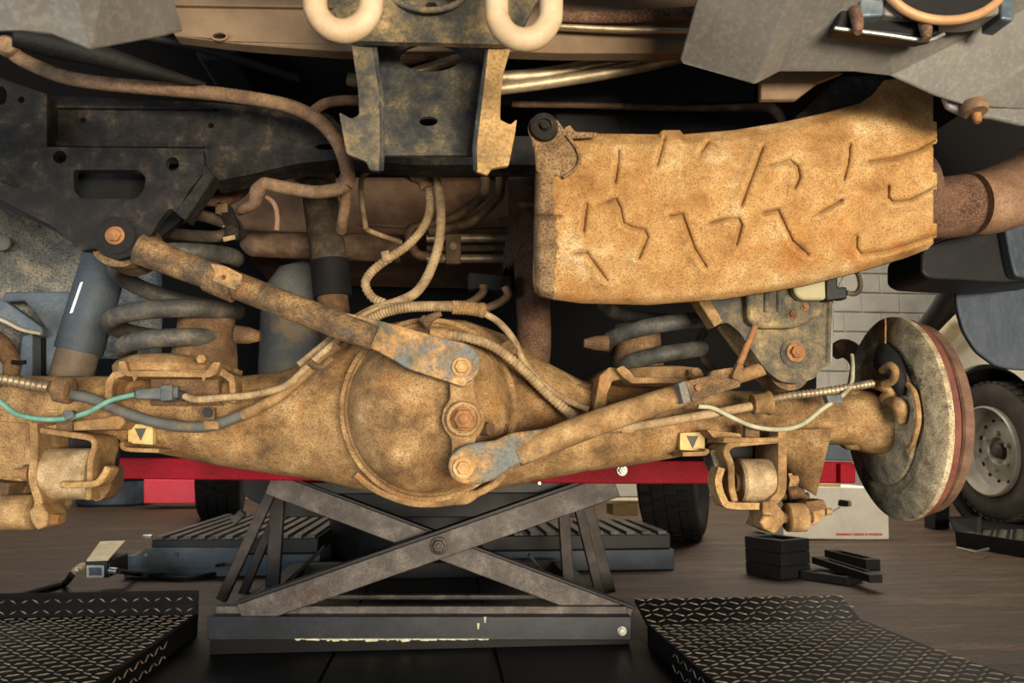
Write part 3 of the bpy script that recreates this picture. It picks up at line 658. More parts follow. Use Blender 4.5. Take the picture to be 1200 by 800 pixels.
# ------------------------------------------------ centre hitch bracket
hk = thing('hitch_bracket', 'dusty steel channel bracket with oval hole between the tow loops', 'bracket', P(502,200,.80))
Yw_, Yf_ = .83, .77
b = B(); b.plate([(440,47),(572,50),(563,120),(556,182),(447,182),(447,120)], Yw_, .006, [ell(504,67,36,17,28), ell(502,142,11,5.6,18)]); build(b, 'web', 'hitch_web', hk)
Lf = fillet([(411,47),(438,49),(447,110),(448,170),(446,200),(433,199),(429,189),(406,180),(397,131),(412,139),(421,134),(419,100)], 3)
Rf = fillet([(573,50),(599,54),(590,85),(587,110),(586,140),(598,146),(606,139),(603,160),(596,194),(576,197),(571,205),(557,200),(556,172),(563,115)], 3)
b = B(); b.plate(Lf, Yf_, .006); lfo = build(b, 'flange', 'hitch_metal', hk, bev=.0015)
b = B(); b.plate(Rf, Yf_, .006); rfo = build(b, 'flange', 'hitch_flange', hk, bev=.0015)
b = B(); b.add([P(438,49,Yf_),P(447,110,Yf_),P(448,172,Yf_),P(447,200,Yf_),P(447,182,Yw_),P(447,120,Yw_),P(440,47,Yw_)], [(0,1,5,6),(1,2,4,5),(2,3,4)]); build(b, 'side_wall', 'hitch_web', hk, solid=.005)
b = B(); b.add([P(573,50,Yf_),P(563,115,Yf_),P(556,172,Yf_),P(557,200,Yf_),P(556,182,Yw_),P(563,120,Yw_),P(572,50,Yw_)], [(0,6,5,1),(1,5,4,2),(2,4,3)]); build(b, 'side_wall', 'hitch_web', hk, solid=.005)
b = B(); b.plate(fillet([(384,-40),(660,-40),(626,6),(604,50),(590,52),(420,48),(405,40),(390,10)], 5), lambda x, y: .73+.05*(48-y)/90*-1 if False else .755-.0006*(48-y), .008, [ell(503,-22,50,32,30)]); build(b, 'upper_plate', 'hitch_metal', hk)
build(B().tube(ringpts(503,-22,52,34,.728), S(4,.73), 10, 2), 'hole_lip', 'hitch_metal', hk)
b = B(); b.plate(ell(503,-22,52,35,30), .775, .006, [ell(505,6,7,3.5,14), [(520,-4),(545,-2),(540,6),(524,4)]]); build(b, 'inner_plate', 'hitch_metal', hk)

# ------------------------------------------------ left frame: crossmember and bracket
cm = thing('frame_crossmember', 'dark pitted chassis crossmember running across behind the bracket', 'chassis rail', P(200,190,1.05))
b = B(); b.plate(fillet([(-60,70),(60,112),(250,120),(385,133),(402,150),(470,158),(660,160),(660,193),(480,193),(402,186),(345,192),(300,203),(246,213),(240,190),(-60,210)], 4), 1.05, .05, [[(54,125),(67,127),(66,166),(54,165)], ell(97,141,3.5,3.2,10), ell(247,147,3.5,3.2,10), ell(383,172,14,3.5,14)]); build(b, 'beam', 'frame_dark', cm)
b = B(); b.plate([(66,123),(250,125),(250,128),(66,126)], 1.043, .008); build(b, 'beam_seam', 'frame_dark', cm)
b = B(); b.plate([(66,166),(238,168),(238,172),(66,171)], 1.043, .008); build(b, 'beam_seam', 'frame_dark', cm)
b = B(); b.plate([(650,120),(900,128),(1000,128),(1000,200),(650,196)], 1.08, .08); build(b, 'right_beam', 'frame_black', cm, bev=.004)
b = B(); b.plate([(-60,75),(55,110),(55,205),(20,222),(-60,190)], 1.02, .03, [ell(2,112,6,11,12), ell(25,117,4,4,10)]); build(b, 'end_gusset', 'frame_dark', cm)

fb = thing('frame_bracket', 'dark pitted link bracket with a long slot at the left', 'bracket', P(130,300,.99))
ol = fillet([(-40,196),(20,222),(52,172),(238,174),(240,200),(222,222),(207,250),(199,243),(187,258),(172,284),(158,298),(138,304),(118,297),(112,290),(95,294),(60,264),(5,236),(-40,215)], 5)
b = B(); b.plate(ol, .985, .012, [fillet([(86,199),(163,199),(171,208),(169,222),(160,233),(96,233),(87,224)], 4), ell(70,184,8,7.5,16), ell(202,192,8,8,16)]); build(b, 'plate', 'frame_dark', fb)
b = B(); b.loops([[P(238,190,.980), P(252,206,.980), P(217,258,.980), P(205,249,.980), P(236,206,.980)]], (0,.03,0)); build(b, 'side_flange', 'frame_dark', fb, bev=.002)
b = B(); b.plate(fillet([(-40,222),(60,268),(112,300),(138,312),(162,304),(180,284),(215,255),(240,215),(240,180),(-40,196)], 5), 1.06, .012); build(b, 'back_plate', 'frame_black', fb)
build(B().lathe(P(135,276,.984), (0,-1,0), [(0,S(22,1)),(.001,S(22,1)),(.003,S(18,1))], 28), 'raised_ring', 'frame_dark', fb)
bolt(fb, 135, 276, .981, 8, 'bolt_rust', washer=1.35, h=.006)
build(B().lathe(P(140,280,1.0), (0,1,0), [(0,S(33,1)),(.055,S(33,1))], 28), 'bushing', 'link_rust', fb)

# ------------------------------------------------ rear axle
YA = 1.15
ax_t = thing('rear_axle', 'dusty rusted rear axle with round differential cover', 'axle', P(500,590,YA))
st = [(-330,440,522,.05),(-70,440,520,.05),(0,440,522,.05),(60,441,516,.05),(130,441,519,.05),(200,441,533,.055),(270,442,547,.06),(330,436,556,.066),(380,415,563,.075),(420,392,573,.085),(460,379,582,.095),
      (500,373,586,.10),(545,377,582,.095),(590,393,572,.085),(630,420,563,.075),(680,446,553,.065),(740,452,545,.058),(800,455,534,.054),(860,458,523,.05),(920,460,519,.05),(985,462,521,.05),(1010,458,530,.055),(1050,456,536,.055)]
xs = np.array([s[0] for s in st], float); xleft = 2*P(502,480,YA).x-P(1036,489,YA).x; pxl = next(x for x in range(-20,-500,-2) if P(x,480,YA).x <= xleft); XX = np.linspace(pxl, 1050, 160)
b = B(); n = 36; vs = []; fs = []
for i, x in enumerate(XX):
    t_, bt, dh = (float(np.interp(x, xs, [s[k] for s in st])) for k in (1,2,3))
    top, bot = P(x, t_, YA), P(x, bt, YA); cc = (top+bot)/2; hh = (top-bot).length/2
    for j in range(n):
        th = 2*math.pi*j/n; cy, sz = math.cos(th), math.sin(th)
        e = .8
        vs.append(cc+Vector((0, -math.copysign(abs(cy)**e, cy)*dh, math.copysign(abs(sz)**e, sz)*hh)))
for i in range(len(XX)-1):
    for j in range(n): q = (j+1) % n; fs.append((i*n+j, i*n+q, (i+1)*n+q, (i+1)*n+j))
fs.append(tuple(range(n))); fs.append(tuple((len(XX)-1)*n+j for j in range(n)))
b.add(vs, fs); hs = build(b, 'axle_housing', 'axle_metal', ax_t, angle=60)
# differential cover: flange, groove and dome
b = B(); nr, na = 46, 96; vs = []; fs = []
def dome(r, x, y):
    if r > .955: return 1.048
    if r > .925: return 1.046-(.955-r)/.03*.004
    if r > .895: return 1.046
    q = r/.895; Y = 1.040-.058*(1-q**2.6)**.75
    Y -= .010*math.exp(-(((x-455)/38)**2+((y-450)/50)**2)); Y -= .012*math.exp(-(((x-462)/30)**2+((y-540)/26)**2))
    Y += .012*math.exp(-(((x-507)/16)**2+((y-545)/26)**2)); Y -= .006*math.exp(-(((x-545)/22)**2+((y-490)/60)**2))
    return Y
for i in range(nr+1):
    r = i/nr
    for j in range(na):
        th = 2*math.pi*j/na; x = 502+104*r*math.cos(th); y = 480+108*r*math.sin(th); vs.append(P(x, y, dome(r, x, y)))
for j in range(na):
    th = 2*math.pi*j/na; vs.append(P(502+104*math.cos(th), 480+108*math.sin(th), 1.12))
for i in range(nr+1):
    for j in range(na): q = (j+1) % na; fs.append((i*na+j, i*na+q, (i+1)*na+q, (i+1)*na+j))
b.add(vs, fs); dc = build(b, 'differential_cover', 'axle_metal', ax_t, angle=38)
build(B().lathe(P(581,503,1.043), (0,-1,0), [(-.03,S(15,1)),(.004,S(15,1)),(.008,S(13,1)),(.008,S(8,1)),(.004,S(7,1)),(.004,.0005)], 24), 'filler_plug', 'axle_rust', ax_t)
b = B(); b.plate(fillet([(528,578),(560,574),(559,584),(548,591),(532,592)], 4), 1.06, .05); build(b, 'drain_boss', 'dust_tan', ax_t, bev=.002)
# lower lip of the housing below the cover
build(B().tube([P(418,556,1.075), P(440,573,1.07), P(475,587,1.065), P(505,590,1.065), P(540,585,1.065), P(575,570,1.07), P(590,556,1.075)], S(4.5,1.07), 8), 'casting_rib', 'dust_tan', ax_t)
for pts in ([(470,420),(478,440),(486,462)],):
    pass
# spring perches
def perch(pre, mir):
    X = lambda x: x if not mir else None
# left perch
b = B(); b.loops([[P(x,y,1.06) for x,y in [(122,468),(123,446),(131,436),(146,432),(262,432),(274,440),(276,452),(276,472),(270,472),(268,447),(258,440),(146,440),(135,444),(131,452),(131,468)]]], (0,.11,0)); lp = build(b, 'spring_saddle', 'dust_tan', ax_t, bev=.0015)
b = B(); b.loops([[P(x,y,1.045) for x,y in fillet([(138,424),(146,422),(150,434),(240,436),(250,424),(258,424),(254,438),(245,442),(150,441),(142,438)], 2)]], (0,.12,0)); build(b, 'spring_tray', 'dust_tan', lp, bev=.001)
build(B().lathe(P(203,430,1.13), (0,0,1), [(-.012,.078),(-.002,.080),(.004,.076),(.012,.062),(.016,.04)], 36), 'spring_seat', 'dust_tan', lp)
build(B().lathe(P(240,416,1.13), (0,0,1), [(-.02,.047),(.0,.046),(.05,.040),(.072,.039),(.074,.034)], 28), 'bump_stop_cup', 'axle_rust', lp)
bolt(lp, 237, 421, 1.04, 5.5, 'dust_tan', washer=0)
b = B(); b.plate([(176,440),(255,440),(258,470),(262,475),(176,475)], 1.085, .04); build(b, 'perch_web', 'axle_rust', lp, bev=.002)
build(B().tube([P(276,392,1.12), P(292,393,1.12), P(305,394,1.12)], [S(11,1.12),S(10,1.12),S(6,1.12)], 10), 'bump_stop_stud', 'axle_rust', lp)
for x in (155,236): b = B(); b.loops([[P(x,441,1.044), P(x+6,441,1.044), P(x+2,447,1.044)]], (0,.003,0)); build(b, 'tray_tab', 'dust_tan', lp)
# right perch
b = B(); b.loops([[P(x,y,1.06) for x,y in [(694,492),(699,462),(703,440),(714,430),(728,432),(740,442),(816,444),(816,450),(738,450),(727,444),(718,446),(712,460),(709,492)]]], (0,.11,0)); rp_ = build(b, 'spring_saddle', 'dust_tan', ax_t, bev=.0015)
b = B(); b.loops([[P(x,y,1.045) for x,y in fillet([(722,432),(730,428),(738,434),(744,442),(806,443),(806,449),(740,449),(730,442)], 2)]], (0,.12,0)); build(b, 'spring_tray', 'dust_tan', rp_, bev=.001)
build(B().lathe(P(775,437,1.13), (0,0,1), [(-.014,.062),(-.004,.064),(.004,.060),(.008,.040)], 36), 'spring_seat', 'dust_tan', rp_)
build(B().lathe(P(748,425,1.16), (0,0,1), [(-.02,.040),(.0,.040),(.045,.036),(.06,.036),(.062,.03)], 28), 'bump_stop_cup', 'axle_rust', rp_)
bolt(rp_, 814, 436, 1.05, 6, 'dust_tan', washer=0)
build(B().tube([P(684,402,1.13), P(698,402,1.13), P(712,402,1.13)], [S(5,1.13),S(9,1.13),S(10,1.13)], 10), 'bump_stop_stud', 'axle_rust', rp_)
b = B(); b.plate(fillet([(640,452),(700,448),(700,492),(680,490),(655,478),(640,462)], 4), 1.10, .05); build(b, 'perch_gusset', 'axle_rust', rp_, bev=.003)
# warning stickers
for (x0,y0,x1,y1) in ((150,496,179,521),(797,506,826,529)):
    Yt = 1.088
    b = B(); b.plate(fillet([(x0,y0+1),(x1,y0),(x1,y1),(x0,y1-2)], 1.5), Yt, .012); s_ = build(b, 'warning_label', 'label_cream', ax_t, bev=.0006, smooth=False)
    s_['label'] = 'cream sticker with a dark down-pointing triangle'
    cx, cy = (x0+x1)/2, (y0+y1)/2
    b = B(); b.plate([(cx-7,cy-7),(cx+7,cy-7),(cx+.3,cy+8)], Yt-.0006, .0006); build(b, 'triangle_mark', 'label_dark', s_, smooth=False)
# trailing arm brackets
def strip(pts, wpx, Y, t, name, m, parent, bev=.002):           # bent strap, given its centre line
    p2 = [Vector(p) for p in pts]; Ls, Rs = [], []
    for i, p in enumerate(p2):
        d = (p2[min(i+1,len(p2)-1)]-p2[max(i-1,0)]).normalized(); nn = Vector((-d.y, d.x))*(wpx/2)
        Ls.append(p+nn); Rs.append(p-nn)
    b = B(); b.plate([tuple(q) for q in Ls]+[tuple(q) for q in reversed(Rs)], Y, t); return build(b, name, m, parent, bev=bev)
def smooth2(pts, k=5): return [(v.x, v.y) for v in catmull([Vector((x,y,0)) for x,y in pts], k)]
Yk = 1.03
lb = strip(smooth2([(39,496),(40,530),(38,562),(45,588),(40,600),(35,602)]), 9, Yk, .08, 'arm_bracket', 'dust_tan', ax_t)
b = B(); b.plate(fillet([(33,598),(46,588),(56,602),(54,617),(43,621),(36,610)],3), Yk-.003, .05); build(b, 'bracket_foot', 'dust_tan', lb, bev=.002)
strip(smooth2([(46,504),(80,509),(104,513),(110,522),(105,540),(104,565),(102,586)]), 7, Yk, .07, 'bracket_cheek', 'dust_tan', lb)
b = B(); b.plate(fillet([(94,493),(142,486),(147,494),(140,503),(100,504),(44,505),(44,500)], 2), Yk+.02, .045); build(b, 'bracket_shelf', 'dust_tan', lb, bev=.002)
strip(smooth2([(70,568),(95,568),(112,566),(120,558),(126,547)]), 8, Yk-.012, .03, 'support_strap', 'hitch_flange', lb)
b = B(); b.plate(fillet([(106,568),(120,560),(128,545),(132,550),(130,570),(122,584),(112,588),(106,584)], 4), Yk+.03, .04); build(b, 'bracket_ear', 'axle_rust', lb, bev=.002)
b = B(); b.plate([(52,506),(135,512),(132,545),(116,556),(108,540),(52,536)], Yk+.09, .02); build(b, 'bracket_back', 'frame_black', lb, bev=.002)
b = B(); b.plate([(112,515),(128,514),(126,545),(116,556),(110,560)], Yk+.05, .04); build(b, 'bracket_gusset', 'frame_dark', lb, bev=.002)
strip(smooth2([(142,518),(147,526),(186,528)]), 5, Yk+.03, .05, 'lower_lip', 'dust_tan', lb)
build(B().lathe(P(36,554,Yk+.04), (-1,0,0), [(0,S(9,1.07)),(.008,S(9,1.07)),(.009,S(6,1.07)),(.02,S(5,1.07)),(.021,S(4,1.07))], 12), 'bolt', 'dust_tan', lb)
build(B().lathe(P(50,608,Yk+.01), (1,0,0), [(0,S(8,1.04)),(.01,S(8,1.04)),(.011,S(6,1.04)),(.022,S(5.5,1.04))], 6), 'bolt', 'bolt_rust', lb)
# shock mount gussets
b = B(); b.plate(fillet([(-60,486),(34,496),(38,556),(16,570),(0,574),(-60,590)], 4), 1.10, .02); build(b, 'shock_mount', 'axle_metal', ax_t, bev=.002)
b = B(); b.add([P(918,505,1.07),P(974,503,1.06),P(955,580,1.10),P(924,560,1.12),P(918,505,1.15),P(974,503,1.14)], [(0,1,2,3),(1,5,2),(0,3,4),(0,4,5,1)]); build(b, 'shock_mount', 'axle_metal', ax_t, solid=.006)
# right bracket (mirror look)
rbk = strip(smooth2([(917,504),(917,560),(915,578),(906,590),(912,604),(905,622)]), 10, Yk, .08, 'arm_bracket', 'dust_tan', ax_t)
b = B(); b.plate(fillet([(894,588),(908,586),(920,602),(920,612),(908,626),(894,618)], 3), Yk-.002, .05); build(b, 'bracket_foot', 'dust_tan', rbk, bev=.002)
strip(smooth2([(916,515),(880,518),(858,521),(852,530),(857,545),(858,570),(862,588)]), 8, Yk, .07, 'bracket_cheek', 'dust_tan', rbk)
b = B(); b.plate(fillet([(828,503),(868,508),(870,514),(836,513)], 2), Yk+.02, .045); build(b, 'bracket_shelf', 'dust_tan', rbk, bev=.002)
b = B(); b.plate([(856,512),(914,512),(914,560),(856,545)], Yk+.09, .02); build(b, 'bracket_back', 'frame_black', rbk, bev=.002)
b = B(); b.plate([(848,512),(916,513),(916,518),(848,519)], Yk-.006, .07); build(b, 'bracket_shelf', 'dust_tan', rbk, bev=.002)
strip(smooth2([(846,548),(842,565),(848,585),(856,592),(890,593)]), 8, Yk-.012, .03, 'support_strap', 'hitch_flange', rbk)
b = B(); b.plate(fillet([(832,528),(846,524),(852,550),(848,560),(838,548)], 3), Yk+.03, .04); build(b, 'bracket_ear', 'hitch_metal', rbk, bev=.002)
strip(smooth2([(800,532),(826,531),(829,526)]), 5, Yk+.03, .05, 'lower_lip', 'dust_tan', rbk)
build(B().lathe(P(922,562,Yk+.04), (1,0,0), [(0,S(9,1.07)),(.006,S(9,1.07)),(.007,S(6,1.07)),(.016,S(5.5,1.07))], 6), 'bolt', 'dust_tan', rbk)
build(B().lathe(P(899,611,Yk-.004), (-.4,-1,0), [(0,S(9,1.02)),(.010,S(9,1.02)),(.012,S(7,1.02))], 6), 'bolt', 'bolt_gold', rbk)
# brake line clip and cable clips on the axle
for (x,y,wd,hh) in ((75,497,19,16),(882,506,17,19),(243,488,17,22)):
    b = B(); b.plate(fillet([(x-wd/2,y-hh/2),(x+wd/2,y-hh/2),(x+wd/2,y+hh/2),(x-wd/2,y+hh/2)], 2), 1.045, .01); build(b, 'line_clip', 'axle_rust', ax_t, bev=.001)
b = B(); b.plate(ell(243,483,6,6,10), 1.042, .003); build(b, 'clip_star', 'black_plastic', ax_t)
# end tube towards the right brake
build(B().lathe(P(985,492,YA), (1,0,0), [(0,S(30,YA)),(.01,S(36,YA)),(.055,S(38,YA)),(.06,S(44,YA)),(.085,S(46,YA))], 32), 'bearing_end', 'mud_cream', ax_t)

# ------------------------------------------------ trailing arms (bushing ends)
def trailing(px, py, wpx, rpx, Y, label, m):
    c = P(px, py, Y); L = S(wpx, Y); r = S(rpx, Y)
    t = thing('trailing_arm', label, 'suspension arm', c, 'lower trailing arms')
    build(B().lathe(c-Vector((L/2,0,0)), (1,0,0), [(0,r*.9),(.003,r),(L-.003,r),(L,r*.9)], 32), 'bushing_sleeve', m, t)
    build(B().lathe(c-Vector((L/2+.006,0,0)), (1,0,0), [(0,r*.45),(L+.012,r*.45)], 20), 'bushing_core', 'axle_rust', t)
    build(B().tube([c+Vector((0,r*.8,0)), c+Vector((.002,.05,.0)), c+Vector((.004,.075,.0))], r*.5, 14), 'arm_tube', 'frame_dark', t)
trailing(83, 555, 50, 28, 1.065, 'left trailing arm end with round dusty bushing in the axle bracket', 'sleeve_metal')
trailing(886, 564, 46, 27, 1.065, 'right trailing arm end with round dusty bushing in the axle bracket', 'sleeve_metal')

# ------------------------------------------------ right brake
cb = P(1036, 489, YA); AXB = Vector((.994,-.105,0)).normalized()
bk = thing('rear_brake', 'dusty brake backing plate with rusty red disc at the right axle end', 'brake', (cb.x, cb.y, cb.z-.165))
build(B().lathe(cb, AXB, [(-.012,.045),(-.010,.085),(-.004,.09),(.002,.118),(-.002,.124),(.004,.152),(.012,.163),(.020,.163),(.020,.05)], 72), 'backing_plate', 'drum_metal', bk, angle=35)
build(B().lathe(cb, AXB, [(.022,.05),(.022,.160),(.031,.160),(.033,.05)], 72), 'brake_disc', 'disc_rust', bk, angle=35)
build(B().lathe(cb+Vector((.002,0,0)), AXB, [(.036,.05),(.037,.149),(.040,.152),(.052,.152),(.055,.148),(.056,.05)], 72), 'drum_hat', 'disc_hat', bk, angle=35)
def onplate(r, deg, dx): return cb+Vector((dx, -r*math.cos(math.radians(deg)), r*math.sin(math.radians(deg))))
# tab, boot, lever, slot
xp = cb.x-.010
def Q(px, py, dx=0):
    d = ray(px, py); o = cb-AXB*(.010+dx); return CAM+d*((o-CAM).dot(AXB)/d.dot(AXB))
b = B(); b.loops([[Q(1031,376), Q(1039,373), Q(1039,406), Q(1031,409)]], (-.003,0,0)); build(b, 'cream_tab', 'dust_tan', bk, bev=.0008)
build(B().tube([Q(1036,410,.0), Q(1040,424,.012), Q(1050,440,.012), Q(1057,462,.004)], [S(10,1.1),S(16,1.1),S(12,1.1),S(5,1.1)], 16), 'rubber_boot', 'black_rubber', bk)
build(B().tube([Q(1034,434,.03), Q(1042,428,.034), Q(1049,434,.03), Q(1046,446,.026), Q(1036,450,.03)], S(4.5,1.1), 10), 'cable_lever', 'dust_tan', bk)
build(B().tube([Q(1042,468,.008), Q(1054,476,.012), Q(1056,494,.008)], [S(7,1.1),S(9,1.1),S(6,1.1)], 14), 'wheel_cylinder', 'dust_tan', bk)
build(B().tube([Q(1064,450), Q(1072,462), Q(1076,490), Q(1070,518), Q(1064,526)], S(3.5,1.1), 8), 'slot_rim', 'dust_tan', bk)
build(B().tube([Q(1018,449,.02), Q(1034,452,.02), Q(1046,456,.012), Q(1036,470,.010), Q(1034,486,.010)], [S(5,1.1),S(7,1.1),S(8,1.1),S(8,1.1),S(4,1.1)], 10), 'mud_cake', 'mud_cream', bk)
# lower flat of the backing plate
build(B().lathe(cb+Vector((-.003,0,0)), AXB, [(-.006,.100),(-.004,.106),(.0,.108)], 60), 'pressed_rib', 'drum_metal', bk)

# the same brake at the other end of the axle, outside the picture on the left
bk2 = bk.copy(); COL.objects.link(bk2); xd = P(502, 480, YA).x; bk2.location.x = 2*xd-cb.x; bk2.scale.x = -1
bk2['label'] = 'dusty brake backing plate with rusty disc at the left axle end'
for ch in list(bk.children):
    c2 = ch.copy(); COL.objects.link(c2); c2.parent = bk2
bk['group'] = bk2['group'] = 'rear brakes'
# ------------------------------------------------ lower shock eyes under the axle ends
def eye(px, py, rpx, wpx, Y, t, name='shock_eye', m='dust_tan'):
    c = P(px,py,Y); L = S(wpx,Y); r = S(rpx,Y)
    build(B().lathe(c-Vector((L/2,0,0)), (1,0,0), [(0,r*.88),(.002,r),(L-.002,r),(L,r*.88)], 28), name, m, t)
    build(B().lathe(c-Vector((L/2+.01,0,0)), (1,0,0), [(0,r*.4),(L+.02,r*.4)], 16), 'eye_core', 'axle_rust', t)
ll = thing('stabilizer_link', 'dusty stabilizer link eye below the left axle bracket', 'suspension link', P(22,620,1.08), 'stabilizer links below the axle')
eye(22, 600, 19, 34, 1.08, ll); eye(28, 575, 17, 26, 1.12, ll, 'upper_eye', 'axle_rust')
b = B(); b.plate([(-30,562),(12,566),(8,580),(-30,578)], 1.06, .05); build(b, 'link_plate', 'axle_rust', ll, bev=.002)
build(B().tube([P(-40,596,1.09), P(5,600,1.09)], S(11,1.09), 12), 'link_rod', 'axle_rust', ll)
rl = thing('stabilizer_link', 'dusty stabilizer link eye and arm below the right axle bracket', 'suspension link', P(935,622,1.08), 'stabilizer links below the axle')
eye(932, 606, 17, 24, 1.06, rl); eye(930, 582, 13, 20, 1.12, rl, 'upper_eye', 'axle_rust')
b = B(); b.plate(fillet([(944,588),(965,585),(970,596),(949,600)], 1), 1.05, .03); build(b, 'link_plate', 'axle_rust', rl, bev=.002)
b = B(); b.plate(fillet([(950,598),(967,594),(970,600),(958,614),(950,616)], 3), 1.06, .03); build(b, 'link_ear', 'dust_tan', rl, bev=.002)
build(B().lathe(P(968,599,1.06), (1,-.2,0), [(0,S(4.5,1.06)),(.008,S(4,1.06))], 10), 'bolt', 'dust_tan', rl)

# ------------------------------------------------ Watts linkage
bc = thing('bell_crank', 'tan centre bell crank bolted to the differential cover', 'linkage', P(543,560,.965))
o_ = fillet([(526,440),(556,440),(557,466),(566,478),(569,492),(565,505),(557,514),(556,552),(530,552),(529,513),(521,504),(517,491),(520,478),(528,466)], 5)
b = B(); b.plate(o_, .958, .014); build(b, 'crank_plate', 'dust_tan', bc, bev=.002)
build(B().lathe(P(543,491,.958), (0,-1,0), [(-.05,S(20,.96)),(0,S(21,.96)),(.006,S(21,.96)),(.009,S(19,.96)),(.009,S(16,.96)),(.006,S(15.5,.96)),(.006,.001)], 32), 'pivot_boss', 'dust_tan', bc)
bolt(bc, 543, 491, .951, 12.5, 'bolt_rust', washer=1.15, h=.014, name='pivot_bolt')
build(B().tube([P(566,503,1.0), P(575,502,.99)], S(8,1), 10), 'pivot_stud', 'axle_rust', bc)

ul = thing('lateral_link', 'long mottled steel lateral link from left bracket down to the bell crank', 'suspension link', P(350,365,.98), 'lateral links of the Watts linkage')
build(B().tube([P(166,291,1.0), P(200,306,1.0), P(260,328,.985), P(330,355,.97), P(400,382,.955), P(440,397,.95)], [S(20,1),S(17,1),S(16,1),S(15.5,1),S(15.5,1),S(15,1)], 20), 'link_tube', 'link_rust', ul)
eo = fillet([(392,364),(420,369),(470,382),(520,396),(546,402),(558,410),(564,422),(561,436),(552,446),(548,447),(545,452),(541,453),(534,450),(500,439),(478,432),(462,422),(440,410),(405,398)], 5)
b = B(); b.plate(eo, lambda x, y: .938+.012*max(0,(470-x)/80), .016); build(b, 'flat_end', 'link_metal', ul, bev=.003)
bolt(ul, 541, 430, .936, 8, 'bolt_gold', washer=1.45)
build(B().lathe(P(541,430,.954), (0,1,0), [(0,S(13,.96)),(.006,S(13,.96))], 20), 'spacer', 'dust_tan', ul)
b = B(); b.plate(fillet([(247,309),(265,312),(284,322),(283,333),(276,334),(276,340),(248,328),(252,322)], 2), .958, .006, [ell(262,325,2.6,2.6,10)]); build(b, 'cable_clip', 'link_metal', ul, bev=.001)
b = B(); b.tube([P(246,324,.985), P(277,337,.981)], S(18.5,.98), 20, smooth=False); build(b, 'clamp_band', 'link_rust', ul)

lw = thing('lateral_link', 'tan mottled lateral link from bell crank up to the right bracket', 'suspension link', P(720,490,.97), 'lateral links of the Watts linkage')
build(B().tube([P(606,533,.955), P(640,518,.955), P(700,495,.96), P(760,475,.97), P(812,458,.98), P(860,443,1.0), P(905,428,1.02)], [S(14,.96),S(15.5,.96),S(15.5,.96),S(15,.96),S(14,.96),S(9,.96),S(9,.96)], 20), 'link_tube', 'dust_tan', lw)
eo = fillet([(525,548),(527,536),(536,526),(552,519),(580,516),(600,507),(632,503),(650,500),(655,520),(625,535),(600,548),(580,562),(560,568),(540,567),(529,560)], 6)
b = B(); b.plate(eo, lambda x, y: .938+.014*max(0,(x-600)/55), .016); build(b, 'flat_end', 'link_metal', lw, bev=.003)
bolt(lw, 543, 548, .936, 8, 'bolt_gold', washer=1.5)
build(B().lathe(P(543,548,.954), (0,1,0), [(0,S(13,.96)),(.006,S(13,.96))], 20), 'spacer', 'dust_tan', lw)
b = B(); b.plate(fillet([(800,447),(832,440),(834,434),(860,430),(868,436),(868,453),(812,470),(806,462)], 2), .945, .012); cl = build(b, 'clamp_plate', 'link_rust', lw, bev=.0015)
b = B(); b.plate([(795,449),(803,446),(810,470),(801,473)], .943, .02); build(b, 'clamp_lip', 'link_metal', cl, bev=.001)
bolt(cl, 817, 454, .944, 4, 'bolt_rust', washer=0)
tro = build(B().tube([P(864,432,.945), P(874,409,.945), P(885,382,.945)], S(4.2,.945), 10), 'adjuster_rod', 'bolt_rust', lw)
b = B(); b.plate(fillet([(858,440),(866,424),(872,428),(866,446)], 2), .938, .012); build(b, 'rod_clevis', 'dust_tan', tro, bev=.001)
bolt(cl, 861, 441, .937, 4, 'dust_tan', washer=0)

# ------------------------------------------------ right frame bracket
fr = thing('frame_bracket', 'tan and grey link bracket with ribbed box below the heat shield', 'bracket', P(925,450,1.0))
Yr = 1.0
b = B(); b.plate(fillet([(812,330),(975,322),(977,380),(974,428),(964,431),(955,443),(935,450),(915,447),(900,436),(882,412),(866,388),(852,377),(838,382)], 5), Yr, .012, [ell(858,342,6.5,5,14)]); build(b, 'plate', 'hitch_metal', fr)
b = B(); b.loops([[P(806,334,Yr-.006), P(820,332,Yr-.006), P(848,376,Yr-.006), P(838,383,Yr-.006)]], (0,.03,0)); build(b, 'side_flange', 'hitch_flange', fr, bev=.002)
b = B(); b.plate(fillet([(842,382),(860,376),(905,436),(925,450),(905,455),(890,445)], 4), Yr+.06, .012); build(b, 'back_plate', 'hitch_flange', fr, bev=.002)
b = B(); b.plate(fillet([(874,322),(968,318),(968,352),(966,366),(945,380),(930,384),(890,384),(877,376)], 7), Yr-.018, .02); bxp = build(b, 'stiffener_box', 'hitch_metal', fr, bev=.004)
for x in (898,913): build(B().tube([P(x,322,Yr-.018), P(x,345,Yr-.018), P(x,366,Yr-.018)], S(3.6,Yr), 10), 'pressed_rib', 'hitch_metal', bxp)
bolt(bxp, 928, 368, Yr-.018, 4.5, 'axle_rust', washer=1.5); bolt(bxp, 943, 359, Yr-.018, 4, 'bolt_rust', washer=1.3)
build(B().lathe(P(932,414,Yr-.001), (0,-1,0), [(0,S(19,1)),(.001,S(19,1)),(.002,S(15,1))], 24), 'raised_ring', 'hitch_metal', fr)
bolt(fr, 932, 413, Yr-.004, 8, 'bolt_rust', washer=1.5)
build(B().lathe(P(925,432,Yr+.014), (0,1,0), [(0,S(27,1)),(.045,S(27,1))], 28), 'bushing', 'link_rust', fr)
sn = thing('level_sensor', 'cream plastic sensor with black plug under the heat shield', 'sensor', P(960,352,.975))
b = B(); b.plate(fillet([(930,324),(968,322),(969,351),(940,351),(931,343)], 5), .965, .016); build(b, 'sensor_body', 'sensor_cream', sn, bev=.003)
b = B(); b.plate([(968,328),(972,322),(982,322),(982,336),(993,336),(993,350),(969,352)], .962, .016); pgx = build(b, 'plug', 'black_plastic', sn, bev=.002)
